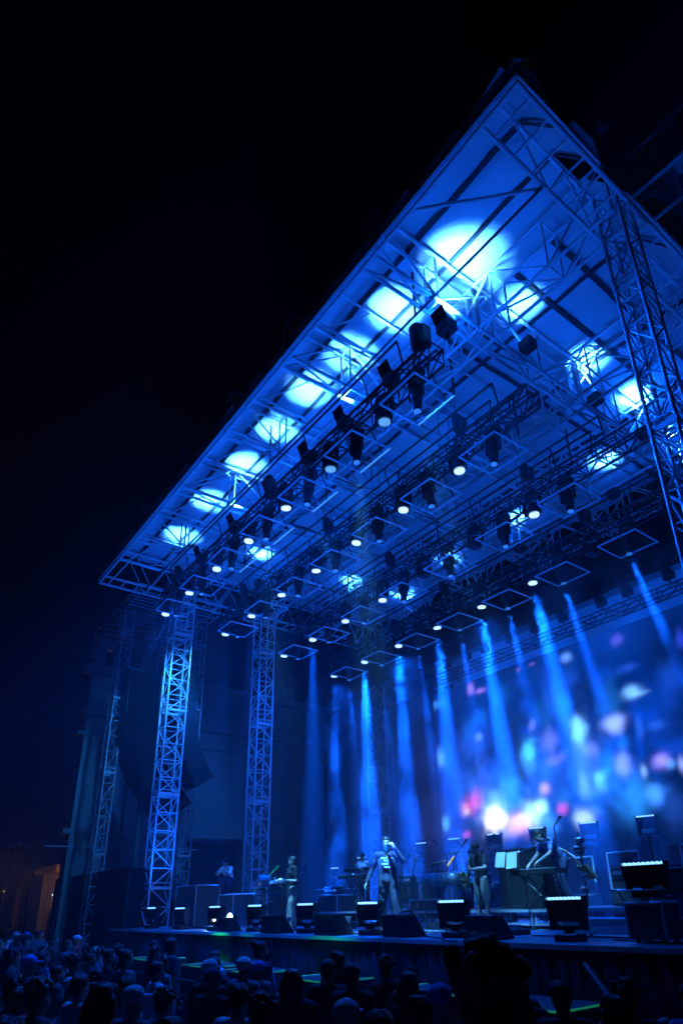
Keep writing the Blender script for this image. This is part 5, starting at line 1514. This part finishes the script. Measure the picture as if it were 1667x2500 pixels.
# the rest on a loose grid
pts = []
y = -2.5
row = 0
while y < 5.5:
    x = -3.0 - (row % 2) * .35
    while x > -34:
        px_, py_ = x + cr_rnd.uniform(-.34, .34), y + cr_rnd.uniform(-.34, .34)
        az = math.degrees(math.atan2(-px_, py_))
        d = math.hypot(px_, py_)
        keep = 1.0 if d < 14 else .8
        if 22 < az < 80 and d > 3.6 and cr_rnd.random() < keep * .82 and all(math.hypot(px_ - q[1], py_ - q[2]) > .42 for q in CROWD):
            hh = cr_rnd.gauss(1.68, .095)
            hh = min(1.85, max(1.52, hh))
            ti = cr_rnd.choices(range(6), [4, 3, 3, 3, 2, .5])[0]
            shirt = cr_rnd.choices(['cloth_black', 'cloth_navy', 'cloth_grey', 'cloth_white', 'cloth_blue', 'cloth_red'], [5, 4, 3, 1.6, 1.6, 1])[0]
            hair = cr_rnd.choice(['cloth_white', 'cloth_blue', 'cloth_black', 'cloth_black']) if ti == 3 else cr_rnd.choices(['hair_black', 'hair_brown', 'hair_fair'], [4, 4, 1])[0]
            spectator(px_, py_, GZ, hh, ti, shirt, hair, face_stage(px_, py_) + cr_rnd.uniform(-.35, .35))
        x -= .74 + (.25 if d > 16 else 0)
    y += .78
    row += 1
for k in range(14):
    px_ = cr_rnd.uniform(-46, -35); py_ = cr_rnd.uniform(6.2, 9.4)
    spectator(px_, py_, GZ, cr_rnd.uniform(1.6, 1.8), k % 5, 'cloth_black', ['hair_black', 'hair_brown', 'hair_fair', 'cloth_black', 'hair_brown'][k % 5], face_stage(px_, py_))
def where(x, y):
    u = 887.72 + 1577.6 * (AX[0][0] * x + AX[0][1] * y + AX[0][2] * -.6) / (AX[2][0] * x + AX[2][1] * y + AX[2][2] * -.6)
    cols = ['before the far left pavilion', 'under the black scrim', 'before the left flight case', 'below the first tower', 'below the green-lit skirt', 'below the profile musician', 'below the gap left of the singer', 'below the singer', 'below the saxophonist', 'below the keyboard player', 'below the right equipment stack', 'at the right corner']
    b = [0, 130, 310, 440, 560, 640, 760, 880, 1050, 1230, 1400, 1560, 9999]
    for i in range(12):
        if u < b[i + 1]: return cols[i], u
    return cols[-1], u
cols = {}
for c in CROWD: cols.setdefault(where(c[1], c[2])[0], []).append(c)
for col_, lst in cols.items():
    lst.sort(key=lambda c: math.hypot(c[1], c[2]))
    for i, c in enumerate(lst):
        o, x, y, shirt, hair, st, ti, label = c
        if label is None:
            same = [q for q in lst if (q[3], q[4], q[5], q[6] == 5) == (shirt, hair, st, ti == 5) and q[7] is None]
            label = 'spectator, %s, %s%s, %s' % (SN[st].format(HN[hair]), COLN[shirt], ', hand raised' if ti == 5 else '', col_)
            if len(same) > 1:
                k = same.index(c)
                label += ', %s' % ('nearest' if k == 0 else 'farthest' if k == len(same) - 1 else ['second', 'third', 'fourth', 'fifth', 'sixth', 'seventh', 'eighth'][min(6, k - 1)] + ' from the lens')
        tag(o, label, None)
print('crowd', len(CROWD))
# ================================================================== HAZE
bm = bmesh.new(); box(bm, (-27, 12, 6.5), (72, 44, 20.6))
hz = bpy.data.materials.new('haze'); hz.use_nodes = True
n_ = hz.node_tree; n_.nodes.clear()
pv = n_.nodes.new('ShaderNodeVolumePrincipled'); pv.inputs['Color'].default_value = (.92, .94, 1, 1); pv.inputs['Density'].default_value = HAZE; pv.inputs['Anisotropy'].default_value = .2
ou = n_.nodes.new('ShaderNodeOutputMaterial'); n_.links.new(pv.outputs[0], ou.inputs['Volume'])
me = bpy.data.meshes.new('haze'); bm.to_mesh(me); bm.free(); me.materials.append(hz)
o = bpy.data.objects.new('haze', me); link(o, None, I4); o['kind'] = 'stuff'; o['label'] = 'thin stage fog filling the air'
# added key light to brighten the band, set at the front truss
for (bx, by, bz), hi, pw_, sz in (((-10.95, 9.05, .5), 1, 2200, 14), ((-14.5, 9.0, .5), 3, 900, 14), ((-10.1, 10.9, .4), 2, 500, 16), ((-9.2, 12.0, .6), 0, 700, 18), ((-15.5, 12.4, .6), 4, 500, 18)):
    xh = rows[0]['x0'] - 2.03 * hi
    spot('added_key', None, (xh, 7.3, 9.08), (bx, by, bz), pw_ * KYK, KEY, sz, .8, .1)

# drifting smoke around the rear beams
bm = bmesh.new(); box(bm, (-12.4, 15.2, 3.9), (16.8, 3.6, 8.6))
sm = bpy.data.materials.new('smoke'); sm.use_nodes = True
n_ = sm.node_tree; n_.nodes.clear()
pv = n_.nodes.new('ShaderNodeVolumePrincipled'); pv.inputs['Color'].default_value = (.92, .94, 1, 1); pv.inputs['Anisotropy'].default_value = .2
tc = n_.nodes.new('ShaderNodeTexCoord'); mp = n_.nodes.new('ShaderNodeMapping'); mp.inputs['Scale'].default_value = (.55, .55, .32)
tx = n_.nodes.new('ShaderNodeTexNoise'); tx.inputs['Scale'].default_value = 2.0; tx.inputs['Detail'].default_value = 4; tx.inputs['Distortion'].default_value = .6
mr = n_.nodes.new('ShaderNodeMapRange'); mr.inputs[1].default_value = .44; mr.inputs[2].default_value = .66; mr.inputs[3].default_value = 0; mr.inputs[4].default_value = SMK
ou = n_.nodes.new('ShaderNodeOutputMaterial')
n_.links.new(tc.outputs['Object'], mp.inputs[0]); n_.links.new(mp.outputs[0], tx.inputs['Vector']); n_.links.new(tx.outputs['Fac'], mr.inputs[0]); n_.links.new(mr.outputs[0], pv.inputs['Density']); n_.links.new(pv.outputs[0], ou.inputs['Volume'])
me = bpy.data.meshes.new('smoke'); bm.to_mesh(me); bm.free(); me.materials.append(sm)
o = bpy.data.objects.new('smoke', me); link(o, None, I4); o['kind'] = 'stuff'; o['label'] = 'drifting smoke caught in the rear light beams'
